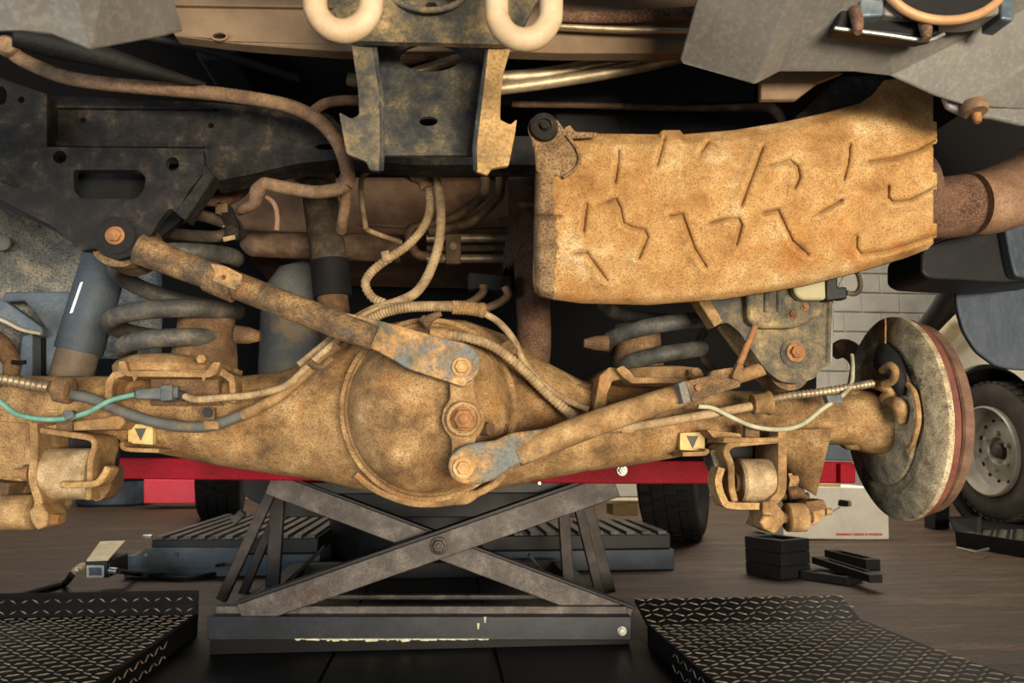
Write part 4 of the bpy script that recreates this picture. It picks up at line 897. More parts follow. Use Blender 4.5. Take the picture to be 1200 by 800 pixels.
build(B().corr([P(992,343,.97), P(1002,344,.97), P(1008,337,.975), P(1007,325,.98), P(1002,315,.985)], S(3.6,.97), .004, .25), 'sensor_wire', 'hose_dark', sn)
build(B().tube([P(977,355,.975), P(982,338,.975), P(992,318,.975)], S(1.6,.97), 8), 'wire_tie', 'bolt_zinc', sn)
build(B().tube([P(976,352,.99), P(975,380,.99), P(974,425,.99)], S(1.2,.99), 6), 'sensor_lead', 'bolt_zinc', sn)

# ------------------------------------------------ coil springs
def spring(px, Y, ys, Rs, label, wpx):                  # ys: height of the wire in the picture at every half turn, starting at the left
    base = P(px, ys[0], Y); pts = []; m = (len(ys)-1)*14
    for i in range(m+1):
        t = i/14.0; a = -math.pi/2+math.pi*t
        y = float(np.interp(t, range(len(ys)), ys)); R = S(float(np.interp(t, range(len(Rs)), Rs)), Y)
        # smooth the rise between half turns
        c = P(px, y, Y); pts.append(Vector((base.x+R*math.sin(a), base.y-R*math.cos(a), c.z)))
    t = thing('coil_spring', label, 'spring', base, 'rear coil springs')
    build(B().sweep(pts, [S(wpx,Y)]*len(pts), 14), 'coil', 'spring_steel', t)
spring(202, 1.14, [413,396,385,364,324,300,275], [48,60,64,66,62,62,60], 'dark steel coil spring on the left axle perch', 10)
spring(769, 1.16, [432,407,402,374,352,332,312], [42,54,60,64,60,60,60], 'dusty grey coil spring behind the right heat shield edge', 9.5)

# ------------------------------------------------ left shock absorber
sh = thing('shock_absorber', 'blue-grey shock absorber tube at the left with white strip', 'shock absorber', P(75,445,1.28))
A, C = P(128,290,1.28), P(92,412,1.28); d = (C-A)
build(B().lathe(A, d, [(0,S(24,1.28)),(d.length*.97,S(25,1.28)),(d.length,S(24.5,1.28)),(d.length,S(21,1.28))], 36), 'dust_tube', 'shock_paint', sh)
build(B().lathe(C-d*.1, d, [(0,S(22,1.28)),(.12,S(22,1.28))], 36), 'lower_tube', 'shock_lower', sh)
b = B(); b.plate([(94,331),(99.5,329),(86,366),(81.5,367)], 1.245, .002); build(b, 'white_strip', 'label_white', sh)

# ------------------------------------------------ left wheel arch liner and bracket bits
wl_ = thing('wheel_arch_liner', 'blue-grey felt wheel arch liner at the far left', 'liner', P(60,400,1.5))
b = B(); gx = np.linspace(-420,190,40); gy = np.linspace(180,420,30); vs = []; fs = []
for y in gy:
    for x in gx: vs.append(P(x, y, 1.50+.05*math.sin(x*.02)+.0006*(x-40)+.02*math.sin(y*.03)))
for i in range(29):
    for j in range(39): fs.append((i*40+j, i*40+j+1, (i+1)*40+j+1, (i+1)*40+j))
b.add(vs, fs); build(b, 'liner_panel', 'liner_felt', wl_, solid=.006)
build(B().lathe(P(4,285,1.46), (0,-1,0), [(0,S(9,1.46)),(.004,S(9,1.46)),(.008,S(6,1.46)),(.008,S(2,1.46))], 20), 'push_clip', 'canister_grey', wl_)
jb = thing('body_bracket', 'blue-grey pressed steel bracket left of the shock absorber', 'bracket', P(50,440,1.42))
b = B(); b.plate(fillet([(4,342),(92,341),(92,380),(76,384),(68,440),(53,440),(53,384),(45,372),(28,352),(4,354)], 3), 1.42, .02); build(b, 'bracket_plate', 'blue_grey_metal', jb, bev=.003)
b = B(); b.plate(fillet([(26,394),(38,390),(38,445),(20,445)], 3), 1.40, .03); build(b, 'bracket_leg', 'blue_grey_metal', jb, bev=.003)
b = B(); b.plate(fillet([(-40,345),(5,352),(28,368),(50,384),(50,394),(20,386),(-40,362)], 4), 1.36, .02); build(b, 'curved_guard', 'blue_grey_metal', jb, bev=.003)
build(B().tube([P(-40,362,1.355), P(0,374,1.355), P(25,386,1.355), P(48,391,1.355)], S(2,1.36), 8), 'guard_edge', 'steel_tan', jb)
b = B(); b.plate([(40,396),(52,396),(52,445),(40,445)], 1.44, .02); build(b, 'bracket_back', 'void_dark', jb)
kn = thing('left_brake_linkage', 'rusty brown brake parts at the far left edge', 'brake part', P(5,440,1.25))
b = B(); b.tube([P(-25,390,1.28), P(0,405,1.26), P(14,425,1.25), P(10,450,1.24)], [S(14,1.25),S(12,1.25),S(9,1.25),S(8,1.25)], 12); build(b, 'caliper_arm', 'axle_rust', kn)
build(B().tube([P(14,424,1.22), P(24,425,1.22), P(30,424,1.22)], S(2.5,1.22), 8), 'pin', 'black_plastic', kn)

# ------------------------------------------------ heat shield
top = np.array([(614,150),(664,155),(700,157),(772,158),(776,153),(796,153),(800,158),(860,153),(920,143),(970,132),(1008,122),(1024,111),(1036,95),(1060,92),(1080,100),(1092,112)], float)
bot = np.array([(614,300),(625,330),(628,342),(634,347),(645,350),(680,355),(760,357),(850,350),(940,335),(1000,320),(1060,302),(1086,292),(1098,280)], float)
emb = [[(724,178),(723,195),(720,213)],[(777,164),(774,178),(769,193)],[(892,175),(880,207),(868,240)],[(903,194),(925,188),(934,196),(936,208),(931,219)],[(995,170),(993,190),(988,210)],
 [(712,237),(721,234),(726,244),(730,262),(742,267),(755,270),(758,278),(752,292),(748,302)],[(785,254),(799,252),(806,272),(813,291),(826,312)],[(832,262),(850,257),(865,257),(868,264),(862,286)],
 [(895,250),(911,247),(918,262),(928,283),(945,298)],[(672,298),(687,297),(698,312),(710,328)],[(687,240),(685,252),(683,270)],[(1018,190),(1050,185),(1075,177),(1096,165)],[(1040,219),(1040,232),(1045,237),(1065,235),(1096,220)],
 [(1003,278),(1002,290),(1008,298),(1040,294),(1096,276)],[(628,254),(655,254)],[(628,199),(643,197)],[(828,168),(820,180)],[(960,250),(985,236)]]
nx, ny = 330, 170
u = np.linspace(0, 1, nx); v = np.linspace(0, 1, ny); U, V = np.meshgrid(u, v)
Xp = 625+U*(1093-625); yt = np.interp(Xp, top[:,0], top[:,1]); yb = np.interp(Xp, bot[:,0], bot[:,1])
Yp_ = yt+V*(yb-yt)
# right edge notches, left edge lean
bump = np.where(((Yp_>143)&(Yp_<168))|((Yp_>203)&(Yp_<221))|((Yp_>262)&(Yp_<278)), 4.5, 0); Xp = Xp+np.clip((U-.985)/.015,0,1)*bump
Xp = Xp+np.clip((.03-U)/.03,0,1)*np.interp(Yp_, [150,200,330], [3,3,0])
D = .905-.050*np.sin(np.pi*np.clip(V*.86+.12,0,1))**.8-.02*U+.010*np.clip((V-.95)/.05,0,1)**2+.012*np.clip((.06-V)/.06,0,1)
D += .012*np.clip((.02-U)/.02,0,1)**2
D += .018*np.clip((Xp-1010)/80,0,1)*np.clip((140-Yp_)/50,0,1)
D += .0022*np.sin(Xp*.031+1)*np.sin(Yp_*.05)+.0012*np.sin(Xp*.09+Yp_*.06)
for pl in emb:
    dm = np.full(Xp.shape, 1e9); sg = np.zeros(Xp.shape)
    for (ax_,ay_),(bx_,by_) in zip(pl[:-1], pl[1:]):
        L2 = (bx_-ax_)**2+(by_-ay_)**2; t = np.clip(((Xp-ax_)*(bx_-ax_)+(Yp_-ay_)*(by_-ay_))/L2, 0, 1)
        dx, dy = Xp-(ax_+t*(bx_-ax_)), Yp_-(ay_+t*(by_-ay_)); dd = np.hypot(dx, dy)
        s_ = np.sign((bx_-ax_)*dy-(by_-ay_)*dx); m_ = dd < dm; dm = np.where(m_, dd, dm); sg = np.where(m_, s_, sg)
    D += .0095*np.exp(-(dm/3.4)**2)                      # pressed groove
    D -= .0060*np.exp(-(dm/10.0)**2)*np.where(sg > 0, 1, .15)   # raised shoulder on one side
vs = []; fs = []
for i in range(ny):
    for j in range(nx): vs.append(P(Xp[i,j], Yp_[i,j], D[i,j]))
for i in range(ny-1):
    for j in range(nx-1): fs.append((i*nx+j, i*nx+j+1, (i+1)*nx+j+1, (i+1)*nx+j))
hsd = thing('heat_shield', 'large tan speckled exhaust heat shield with pressed ribs', 'heat shield', P(860,355,.90))
b = B(); b.add(vs, fs); build(b, 'shield_panel', 'shield_metal', hsd, solid=.0022, angle=70)
b = B(); b.plate(fillet([(618,150),(622,138),(638,133),(654,140),(664,155),(676,170),(680,186),(676,196),(660,206),(640,205),(628,200),(627,178)], 4), lambda x, y: .852, .004); tb = build(b, 'mounting_tab', 'shield_edge', hsd, bev=.002)
build(B().lathe(P(637,150,.851), (0,-1,0), [(0,S(18,.87)),(.006,S(17,.87)),(.008,S(13,.87)),(.008,S(9,.87)),(.004,S(9,.87)),(.004,S(6,.87)),(.011,S(5,.87)),(.012,S(3,.87))], 28), 'rubber_bolt', 'frame_dark', tb)
b = B(); b.plate(fillet([(660,150),(668,146),(674,154),(700,155),(700,160),(668,162)], 2), .862, .004); build(b, 'top_lip', 'shield_edge', hsd, bev=.001)
build(B().tube([P(664,158,.849), P(676,174,.849), P(679,188,.849), P(672,200,.849), P(660,208,.849)], S(2.2,.86), 8), 'tab_bead', 'shield_edge', hsd)
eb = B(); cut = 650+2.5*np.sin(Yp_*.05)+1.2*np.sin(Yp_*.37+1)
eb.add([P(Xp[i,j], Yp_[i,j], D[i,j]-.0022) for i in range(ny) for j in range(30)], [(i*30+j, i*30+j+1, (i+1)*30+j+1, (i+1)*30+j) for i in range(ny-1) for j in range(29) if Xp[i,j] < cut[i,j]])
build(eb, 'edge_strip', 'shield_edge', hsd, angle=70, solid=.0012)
# muffler behind it
mf = thing('muffler', 'dark exhaust muffler mostly hidden behind the heat shield', 'muffler', P(860,300,1.04))
ca = P(655,250,.985); cbm = P(1075,225,.985)
build(B().lathe(ca, cbm-ca, [(0,.03),(.004,.058),(.02,.068),((cbm-ca).length-.02,.068),((cbm-ca).length,.058),((cbm-ca).length+.002,.03)], 36), 'muffler_body', 'exhaust_rust', mf)
b = B(); b.plate(fillet([(918,150),(985,90),(1040,88),(1038,120),(1010,128)], 2), .93, .006); build(b, 'hanger_plate', 'frame_dark', mf, bev=.001)
# exhaust pipes
ep = thing('exhaust_pipe', 'thick brown exhaust elbow leaving right of the heat shield', 'exhaust pipe', P(1150,275,1.06))
build(B().tube([P(1070,245,1.08), P(1110,243,1.07), P(1145,238,1.06)], S(40,1.07), 28), 'inlet_pipe', 'exhaust_rust', ep)  # darker tone than the elbow: shade on this stretch is put into the colour
build(B().tube([P(1138,239,1.05), P(1160,236,1.05), P(1195,222,1.05), P(1250,190,1.03), P(1420,150,.95)], [S(40,1.05),S(43,1.05),S(44,1.05),S(44,1.05),S(44,1.05)], 28), 'elbow', 'exhaust_warm', ep)
tubes('exhaust_downpipe', 'dark rusty vertical exhaust pipe left of the heat shield', 'exhaust pipe', [(612,170,1.32),(616,250,1.31),(623,330,1.30),(626,400,1.29),(622,428,1.31),(612,440,1.36)], 20, 'exhaust_rust', n=24)
b = B(); b.plate(fillet([(597,200),(606,196),(606,300),(598,308),(590,316),(590,300),(596,260)], 2), 1.36, .006); build(b, 'pipe_shield', 'exhaust_rust', None, bev=.001, label='thin perforated shield strip along the vertical exhaust pipe', cat='heat shield')
for pts, r, l in (([(586,104,.93),(640,97,.93),(720,84,.93),(820,62,.93)], 8, 'lower of two slanting steel pipes right of the centre bracket'),
                  ([(580,92,.94),(640,87,.94),(720,72,.94),(820,50,.94)], 9, 'upper of two slanting steel pipes right of the centre bracket')):
    tubes('steel_pipe', l, 'pipe', pts, r, 'pipe_steel', 'slanting steel pipes')
tubes('steel_pipe', 'thin steel pipe high between right tow loop and bumper', 'pipe', [(640,30,.84),(720,34,.84),(830,37,.84)], 3.5, 'pipe_steel', 'slanting steel pipes')
tubes('rusty_bar', 'rusty speckled bar high between right tow loop and bumper', 'bar', [(640,18,.845),(720,20,.845),(830,14,.845)], 8, 'exhaust_rust')
tubes('rusty_bar', 'rusty speckled pipe seen through the oval bracket hole', 'bar', [(450,74,.875),(500,62,.875),(560,50,.875)], 9, 'exhaust_rust')
tubes('steel_pipe', 'pale pipe seen through the oval bracket hole', 'pipe', [(470,90,.87),(500,80,.87),(560,60,.87)], 6, 'pipe_steel')
tubes('brown_pipe', 'thin brown pipe bending down above the heat shield', 'pipe', [(600,122,1.04),(700,124,1.04),(800,127,1.04),(870,126,1.04),(900,126,1.03),(914,136,1.02),(918,150,1.02)], [4,4,4,5,7,6,5], 'pipe_brown')
tubes('brown_pipe', 'short brown pipe stub left of the centre bracket', 'pipe', [(430,96,.95),(415,94,.95),(408,92,.95)], 8, 'pipe_brown')

# black plastic and mud flap at the right
bp_ = thing('splash_guard', 'black plastic splash guard under the exhaust elbow', 'splash guard', P(1150,330,1.2))
b = B(); b.plate(fillet([(1080,292),(1100,282),(1180,262),(1250,250),(1250,326),(1180,332),(1090,327),(1080,320)], 8), 1.15, .10); build(b, 'guard_body', 'black_plastic', bp_, bev=.01)
b = B(); b.plate(fillet([(1178,266),(1250,250),(1250,330),(1190,324),(1184,300)], 6), 1.13, .02); build(b, 'guard_end', 'flap_blue', bp_, bev=.004)
mfp = thing('mud_flap', 'scuffed blue-grey mud flap hanging at the right edge', 'mud flap', P(1170,432,1.3))
b = B(); b.plate(fillet([(1121,336),(1260,332),(1260,436),(1190,433),(1168,429),(1145,412),(1130,388),(1122,360)], 8), 1.30, .012); build(b, 'flap', 'flap_blue', mfp, bev=.003)
b = B(); b.plate([(1144,326),(1200,328),(1200,338),(1144,336)], 1.305, .02); build(b, 'mounting_strip', 'black_plastic', mfp, bev=.002)

# ------------------------------------------------ fuel tank, canister and filler hose in the middle
ft = thing('fuel_tank', 'brown fuel tank underside in the shadows behind the diff', 'fuel tank', P(500,300,1.75))
b = B(); b.plate(fillet([(250,205),(610,205),(610,262),(590,276),(440,272),(300,268),(250,260)], 10), 1.62, .5, vec=(0,.5,-.02)); build(b, 'tank_shell', 'fuel_tank', ft, bev=.02)
build(B().tube([P(420,262,1.615), P(500,266,1.615), P(596,264,1.615)], S(3,1.6), 8), 'tank_seam', 'fuel_tank', ft)
b = B(); b.plate(fillet([(582,255),(600,252),(600,262),(580,262)], 3), 1.61, .01); build(b, 'seam_tab', 'pipe_brown', ft, bev=.002)
cn = thing('round_canister', 'dusty blue-grey rounded canister behind the left lateral link', 'canister', P(360,440,1.52))
build(B().lathe(P(352,448,1.55), (0,0,1), [(0,S(44,1.55)),(.02,S(47,1.55)),(.15,S(47,1.55)),(.20,S(42,1.55)),(.235,S(30,1.55)),(.25,S(10,1.55))], 36), 'canister_shell', 'canister_grey', cn)
build(B().tube([P(388,405,1.46), P(384,418,1.45), P(380,430,1.45)], [S(12,1.46),S(15,1.46),S(13,1.46)], 14), 'outlet_elbow', 'black_plastic', cn)
tubes('large_pipe', 'dusty horizontal pipe behind the braided filler hose', 'pipe', [(282,286,1.5),(296,287,1.5),(340,288,1.5),(430,290,1.5),(470,293,1.5)], [3,14,15,17,16], 'pipe_brown', n=20)
fh = thing('filler_hose', 'thick braided fuel filler hose with black band', 'hose', P(388,420,1.38))
build(B().corr([P(368,180,1.40), P(375,230,1.39), P(383,285,1.38), P(387,310,1.38)], S(21,1.38), .007, .03, 24), 'braided_hose', 'hose_dark', fh)
build(B().tube([P(386,306,1.38), P(388,325,1.38), P(390,348,1.38)], S(22.5,1.38), 24), 'black_band', 'black_rubber', fh)
build(B().tube([P(389,344,1.38), P(392,370,1.38), P(394,400,1.38)], S(18,1.38), 24), 'hose_neck', 'axle_rust', fh)
build(B().lathe(P(368,200,1.38), (0,.1,-1), [(0,S(24,1.38)),(.012,S(26,1.38)),(.02,S(22,1.38))], 24), 'hose_collar', 'pipe_brown', fh)
rc = thing('coil_mount_rubber', 'brown rubber ring mount under the left crossmember', 'rubber mount', P(262,235,1.25))
build(B().tube([P(250+36*math.cos(a)*.0+36*math.cos(a), 214+20*math.sin(a), 1.25-.06*math.sin(a)) for a in [2*math.pi*i/24 for i in range(25)]], S(8,1.25), 12, 2), 'rubber_ring', 'exhaust_warm', rc)
build(B().lathe(P(252,205,1.26), (0,0,-1), [(0,.04),(.02,.04),(.03,.03)], 24), 'inner_cup', 'black_rubber', rc)
# dark clutter below the crossmember: leads, tags and brackets
tubes('dark_hose', 'upper dark hose in the shadow beside the left bracket', 'hose', [(195,262,1.2),(225,252,1.2),(255,258,1.2),(275,268,1.22)], 7, 'hose_dark', 'dark hoses beside the left bracket')
tubes('dark_hose', 'lower dark hose in the shadow beside the left bracket', 'hose', [(190,272,1.2),(225,276,1.2),(260,276,1.2),(280,262,1.22)], 7, 'hose_dark', 'dark hoses beside the left bracket')
tg = thing('tagged_bracket', 'small dark bracket with two pale tags under the crossmember', 'bracket', P(270,282,1.18))
b = B(); b.plate(fillet([(254,236),(270,240),(280,262),(280,280),(262,282),(264,262)], 3), 1.17, .01); build(b, 'bracket_plate', 'frame_dark', tg, bev=.001)
b = B(); b.plate([(254,240),(266,238),(267,248),(255,250)], 1.168, .002); build(b, 'paper_tag', 'harness_tape', tg)
b = B(); b.plate([(261,278),(275,275),(276,280),(262,283)], 1.168, .002); build(b, 'paper_tag', 'hose_tan', tg)
build(B().lathe(P(262,265,1.168), (0,-1,0), [(0,.002),(.001,.0015)], 8), 'rivet', 'bolt_zinc', tg)

# ------------------------------------------------ wiring harness
hn = thing('wiring_harness', 'thick brown taped wiring loom sweeping along the crossmember', 'wiring harness', P(400,220,1.0))
build(B().corr([P(12,60,.99), P(30,72,.99), P(75,90,.98), P(130,99,.975), P(200,105,.97), P(270,112,.97), P(330,122,.97), P(362,134,.97), P(385,152,.97), P(400,176,.97), P(408,205,.97), P(405,219,.97)], S(8.8,.97), .006, .06, 12), 'main_loom', 'harness_tape', hn)
build(B().tube([P(407,216,.97), P(395,222,.975), P(370,225,.98), P(340,221,.985), P(310,215,.99)], S(8,.98), 12), 'loom_tail', 'harness_tape', hn)
build(B().corr([P(364,133,.97), P(380,122,.975), P(400,118,.98), P(425,118,.985)], S(6.5,.98), .006, .08, 10), 'loom_branch', 'harness_tape', hn)
build(B().tube([P(404,205,.98), P(405,235,1.0), P(402,255,1.02), P(400,270,1.05)], S(6.5,1.0), 10), 'loom_drop', 'harness_tape', hn)
build(B().tube([P(312,214,.99), P(302,224,1.0), P(298,238,1.02), P(285,245,1.04), P(280,248,1.06)], [S(8,1),S(9,1),S(7,1),S(6,1),S(5,1)], 10), 'loom_joint', 'exhaust_warm', hn)
build(B().tube([P(312,230,1.02), P(322,240,1.02), P(325,255,1.02), P(324,270,1.02)], S(3,1.02), 8), 'loose_lead', 'exhaust_warm', hn)
build(B().lathe(P(10,56,.985), (.3,-1,-.2), [(0,S(12,.98)),(.01,S(12,.98)),(.014,S(9,.98))], 20), 'loom_grommet', 'pipe_brown', hn)
tubes('vent_tube', 'dark glossy tapered tube under the left bumper corner', 'tube', [(15,42,.86),(60,52,.88),(120,66,.90),(180,84,.93),(240,100,.97)], [12,15,13,9,4], 'frame_black', n=20)
tubes('dark_bar', 'thin dark bar under the brown rear panel', 'bar', [(170,42,.95),(240,58,.97),(300,76,1.0),(350,92,1.03)], 5, 'frame_black')

# ------------------------------------------------ hoses above the differential
def hose(name, label, cat, pts, rpx, m, group, corr=None):
    Ym = sum(q[2] for q in pts)/len(pts); pp = [P(*q) for q in pts]
    b = B().corr(pp, S(rpx,Ym), corr, .16, 12) if corr else B().tube(pp, S(rpx,Ym), 12)
    return build(b, name, m, None, label=label, cat=cat, group=group)
G = 'hoses above the differential'
hose('brake_hose', 'looped brake hose hanging under the crossmember, outer strand', 'hose', [(492,186,1.20),(508,205,1.18),(516,235,1.16),(515,280,1.14),(505,315,1.12),(490,340,1.11),(470,352,1.10),(440,362,1.10),(415,376,1.10),(395,398,1.08)], 5.8, 'hose_tan', G)
h1 = hose('brake_hose', 'ribbed brake hose hanging under the crossmember, inner strand', 'hose', [(450,194,1.19),(480,196,1.19),(498,212,1.18),(504,240,1.17),(497,265,1.15),(478,287,1.14),(455,303,1.13),(436,318,1.12),(428,332,1.11),(436,348,1.11),(452,356,1.10)], 5.5, 'hose_tan', G, .006)
b = B(); b.tube([P(486,205,1.175), P(496,212,1.17), P(500,220,1.17)], S(8,1.17), 8); build(b, 'mud_lump', 'dust_tan', h1)
b = B(); b.tube([P(448,302,1.125), P(457,300,1.125)], S(8,1.12), 8); build(b, 'hose_clip', 'hose_tan', h1)
hose('breather_hose', 'pair of thin hoses dropping from crossmember to pipe', 'hose', [(438,196,1.22),(424,210,1.22),(424,235,1.22),(428,262,1.22),(432,270,1.24),(470,284,1.28)], 3.2, 'hose_tan', G)
hose('bent_pipe', 'upper bent metal pipe beside the exhaust downpipe', 'pipe', [(568,205,1.42),(568,225,1.42),(560,235,1.42),(532,254,1.42),(505,262,1.42),(482,268,1.42),(480,280,1.42),(490,298,1.42),(520,302,1.42)], 6, 'pipe_brown', 'bent metal pipes')
hose('bent_pipe', 'lower bent metal pipe beside the exhaust downpipe', 'pipe', [(586,196,1.40),(586,225,1.40),(580,236,1.40),(552,260,1.40),(530,266,1.40),(502,272,1.40)], 6, 'pipe_brown', 'bent metal pipes')
for i, (y, r, l) in enumerate(((279,5.5,'top one of three horizontal metal lines in a clamp'),(291,4,'middle one of three horizontal metal lines in a clamp'),(303,5.5,'bottom one of three horizontal metal lines in a clamp'))):
    hose('metal_line', l, 'pipe', [(500,y,1.42),(550,y,1.42),(598,y,1.42)], r, 'pipe_steel' if i != 1 else 'hose_dark', 'clamped metal lines')
lc = thing('line_clamp', 'small square clamp across three metal lines', 'clamp', P(531,310,1.40))
b = B(); b.plate(fillet([(522,274),(540,273),(540,309),(522,309)], 2), 1.405, .012); build(b, 'clamp_plate', 'pipe_brown', lc, bev=.002)
bolt(lc, 531, 288, 1.404, 3.5, 'pipe_steel', washer=1.3)
b = B(); b.plate([(596,272),(601,270),(601,310),(596,312)], 1.40, .03); build(b, 'line_bracket', 'pipe_brown', None, bev=.001, label='thin bracket holding the metal lines beside the downpipe', cat='bracket')
hose('conduit', 'thin tan hose from the left link rising over the differential', 'hose', [(350,428,1.06),(385,400,1.07),(412,378,1.08),(440,364,1.08),(475,358,1.08),(540,357,1.07)], 4.6, 'hose_tan', G)
h2 = hose('corrugated_conduit', 'corrugated conduit lying over the top of the differential', 'conduit', [(428,378,1.07),(450,366,1.06),(480,360,1.05),(520,359,1.05),(548,361,1.05)], 6.5, 'hose_tan', G, .0045)
build(B().corr([P(530,360,1.05), P(548,361,1.05), P(563,363,1.05)], S(9,1.05), .0045, .14, 14), 'conduit_sleeve', 'dust_tan', h2)
build(B().lathe(P(562,363,1.05), (1,0,-.1), [(0,S(9,1.05)),(.006,S(9.5,1.05)),(.01,S(6,1.05))], 16), 'sleeve_end', 'dust_tan', h2)
hose('breather_line', 'thin line curving from the conduit down the right axle tube', 'hose', [(566,366,1.05),(585,378,1.05),(602,398,1.05),(612,420,1.05),(628,442,1.06),(655,464,1.07),(690,480,1.06)], 4.2, 'hose_tan', G)
h3 = hose('axle_conduit', 'fat tan conduit crossing the differential towards the right axle', 'conduit', [(525,392,1.0),(555,397,1.0),(585,410,1.01),(615,435,1.03),(645,465,1.05),(675,490,1.04)], 6.5, 'hose_tan', G, .006)
build(B().tube([P(455,390,1.0), P(480,391,1.0), P(512,392,1.0)], S(5.5,1), 12), 'conduit_tail', 'hose_dark', h3)
b = B(); b.tube([P(504,392,.998), P(526,392,.998)], S(8.5,1), 14, smooth=False); build(b, 'conduit_joint', 'dust_tan', h3)
b = B(); b.plate(fillet([(585,404),(596,398),(608,410),(604,416)], 3), 1.03, .02); build(b, 'hose_clip', 'axle_rust', None, bev=.002, label='small clip holding the thin line right of the differential', cat='clip')
cj = thing('small_connector', 'small rusty connector on top of the differential', 'connector', P(505,385,1.02))
build(B().tube([P(496,378,1.02), P(506,372,1.02), P(517,367,1.02)], [S(6,1.02),S(5,1.02),S(3.5,1.02)], 10), 'connector_body', 'axle_rust', cj)
build(B().tube([P(494,372,1.02), P(503,382,1.02)], S(5,1.02), 8), 'connector_key', 'axle_rust', cj)
hk2 = thing('hanger_hooks', 'pair of brown hanger hooks above the differential', 'hook', P(580,365,1.2))
build(B().tube([P(535,362,1.2), P(555,352,1.2), P(566,342,1.2), P(566,334,1.2)], S(5,1.2), 10), 'hook', 'pipe_brown', hk2)
build(B().tube([P(568,362,1.18), P(586,354,1.18), P(595,346,1.18), P(592,336,1.18)], S(5,1.18), 10), 'hook', 'pipe_brown', hk2)
b = B(); b.plate(fillet([(548,318),(600,322),(600,345),(570,338),(548,340)], 5), 1.25, .03); build(b, 'hook_plate', 'frame_black', hk2, bev=.003)

# ------------------------------------------------ lines along the left axle
h4 = hose('brake_cable', 'grey parking brake cable along the left axle tube', 'cable', [(84,462,1.06),(110,468,1.055),(140,481,1.05),(180,494,1.045),(220,500,1.04),(250,498,1.04),(285,486,1.04)], 6.2, 'canister_grey', 'lines along the left axle')
build(B().tube([P(284,487,1.04), P(300,479,1.04), P(330,462,1.04), P(355,440,1.04), P(375,420,1.04), P(397,402,1.03)], S(6.5,1.04), 12), 'orange_sleeve', 'dust_tan', h4)
b = B(); b.plate(fillet([(238,493),(256,493),(256,503),(238,503)], 2), 1.03, .012); build(b, 'cable_clip', 'dust_tan', h4, bev=.001)
build(B().corr([P(-30,442,1.06), P(0,444,1.06), P(30,449,1.06), P(58,454,1.06)], S(7,1.06), .0075, .25, 12), 'spring_sheath', 'pipe_steel', h4)
build(B().lathe(P(60,455,1.06), (1,-.05,-.12), [(0,S(6,1.06)),(.006,S(7,1.06)),(.008,S(14,1.06)),(.026,S(15,1.06)),(.028,S(13,1.06)),(.029,S(6,1.06))], 20), 'cable_stop', 'axle_rust', h4)
h5 = hose('sensor_cable', 'ribbed sensor cable running up from the left plug', 'cable', [(215,464,1.035),(232,468,1.03),(260,466,1.03),(300,462,1.03),(335,452,1.03),(360,430,1.03),(380,412,1.03),(402,394,1.03)], 4.6, 'hose_tan', 'lines along the left axle', .0055)
pg = thing('sensor_plug', 'grey dusty cable plug in front of the left spring seat', 'connector', P(186,470,1.03))
b = B(); b.plate(fillet([(158,456),(186,454),(188,453),(208,452),(208,466),(188,468),(158,467)], 2), 1.028, .014); build(b, 'plug_body', 'connector_grey', pg, bev=.002)
b = B(); b.plate(fillet([(188,452),(202,451),(202,469),(188,470)], 2), 1.024, .022); build(b, 'plug_latch', 'connector_grey', pg, bev=.001)
b = B(); b.plate([(206,456),(216,459),(214,470),(206,466)], 1.03, .01); build(b, 'plug_boot', 'black_plastic', pg, bev=.001)
h6 = hose('green_cable', 'thin green cable swinging across the left axle tube', 'cable', [(-20,455,1.03),(0,470,1.03),(20,485,1.03),(50,491,1.03),(78,490,1.03),(105,482,1.03),(130,469,1.03),(158,462,1.03)], 3, 'cable_green', 'lines along the left axle')
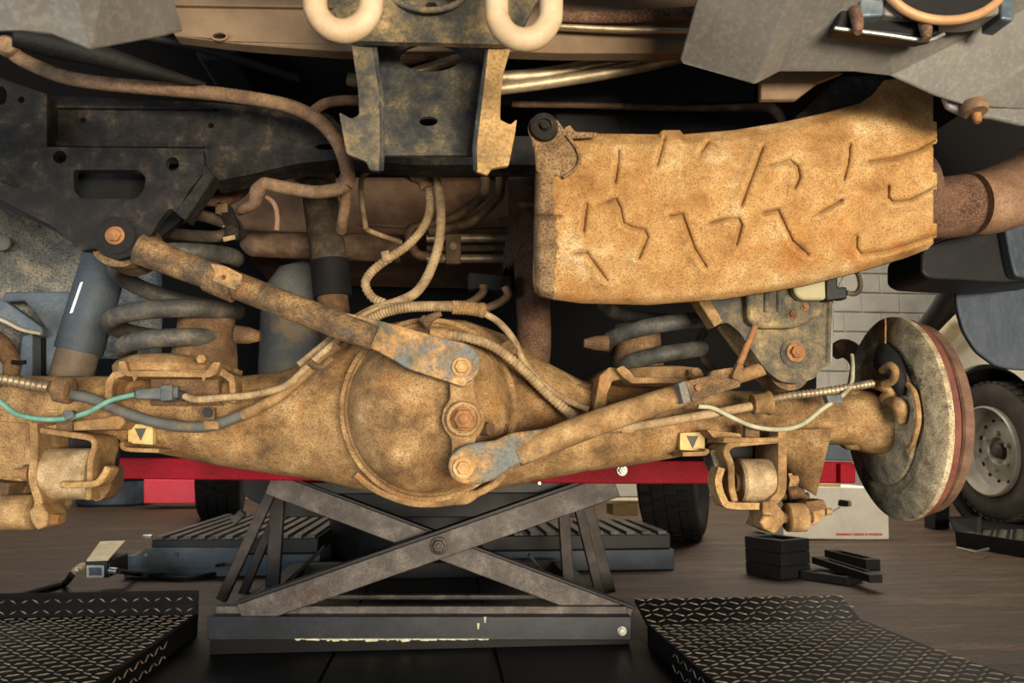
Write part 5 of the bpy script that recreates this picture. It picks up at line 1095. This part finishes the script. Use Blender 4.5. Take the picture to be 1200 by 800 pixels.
b = B(); b.plate(fillet([(73,482),(84,480),(88,488),(76,493)], 2), 1.024, .012); build(b, 'cable_tie', 'connector_grey', h6, bev=.001)
b = B(); b.tube([P(362,424,1.02), P(375,430,1.02), P(390,420,1.02)], S(4,1.02), 8); build(b, 'hose_bracket', 'axle_rust', None, label='small rusty bracket on the cables left of the differential', cat='bracket')

# ------------------------------------------------ lines along the right axle
h7 = hose('brake_cable', 'grey parking brake cable along the right axle tube', 'cable', [(700,502,1.05),(740,500,1.045),(780,494,1.04),(830,485,1.04),(880,476,1.04)], 5.5, 'hose_tan', 'lines along the right axle')
build(B().lathe(P(880,474,1.04), (1,0,.1), [(0,S(6,1.04)),(.002,S(12,1.04)),(.022,S(13,1.04)),(.025,S(15,1.04)),(.028,S(15,1.04)),(.03,S(6,1.04))], 20), 'cable_stop', 'dust_tan', h7)
build(B().corr([P(905,468,1.04), P(930,463,1.04), P(965,459,1.05), P(1000,453,1.06), P(1022,449,1.07)], S(5.5,1.05), .0075, .28, 12), 'spring_sheath', 'pipe_steel', h7)
b = B(); b.plate(fillet([(728,498),(743,498),(743,507),(728,507)], 2), 1.04, .012); build(b, 'cable_clip', 'dust_tan', h7, bev=.001)
h8 = hose('green_cable', 'thin pale green cable hanging under the right cable stop', 'cable', [(818,476,1.03),(835,478,1.03),(860,490,1.025),(885,500,1.025),(915,503,1.025),(940,497,1.025),(965,478,1.03),(985,465,1.04),(997,450,1.06),(999,430,1.08),(998,416,1.10)], 2.8, 'cable_pale', 'lines along the right axle')
b = B(); b.plate(fillet([(968,463),(986,462),(990,472),(972,474)], 2), 1.03, .012); build(b, 'cable_tie', 'connector_grey', h8, bev=.001)
tubes('right_hose_bend', 'dark hose bending beside the right frame bracket', 'hose', [(826,388,1.2),(820,400,1.2),(824,420,1.2),(836,434,1.2),(845,440,1.2)], 5, 'hose_dark')
tubes('stabilizer_bar', 'brown curved bar behind the right axle end', 'bar', [(978,412,1.3),(990,408,1.3),(1004,418,1.3),(1012,440,1.28),(1015,455,1.26)], [10,12,12,11,10], 'axle_rust', n=16)
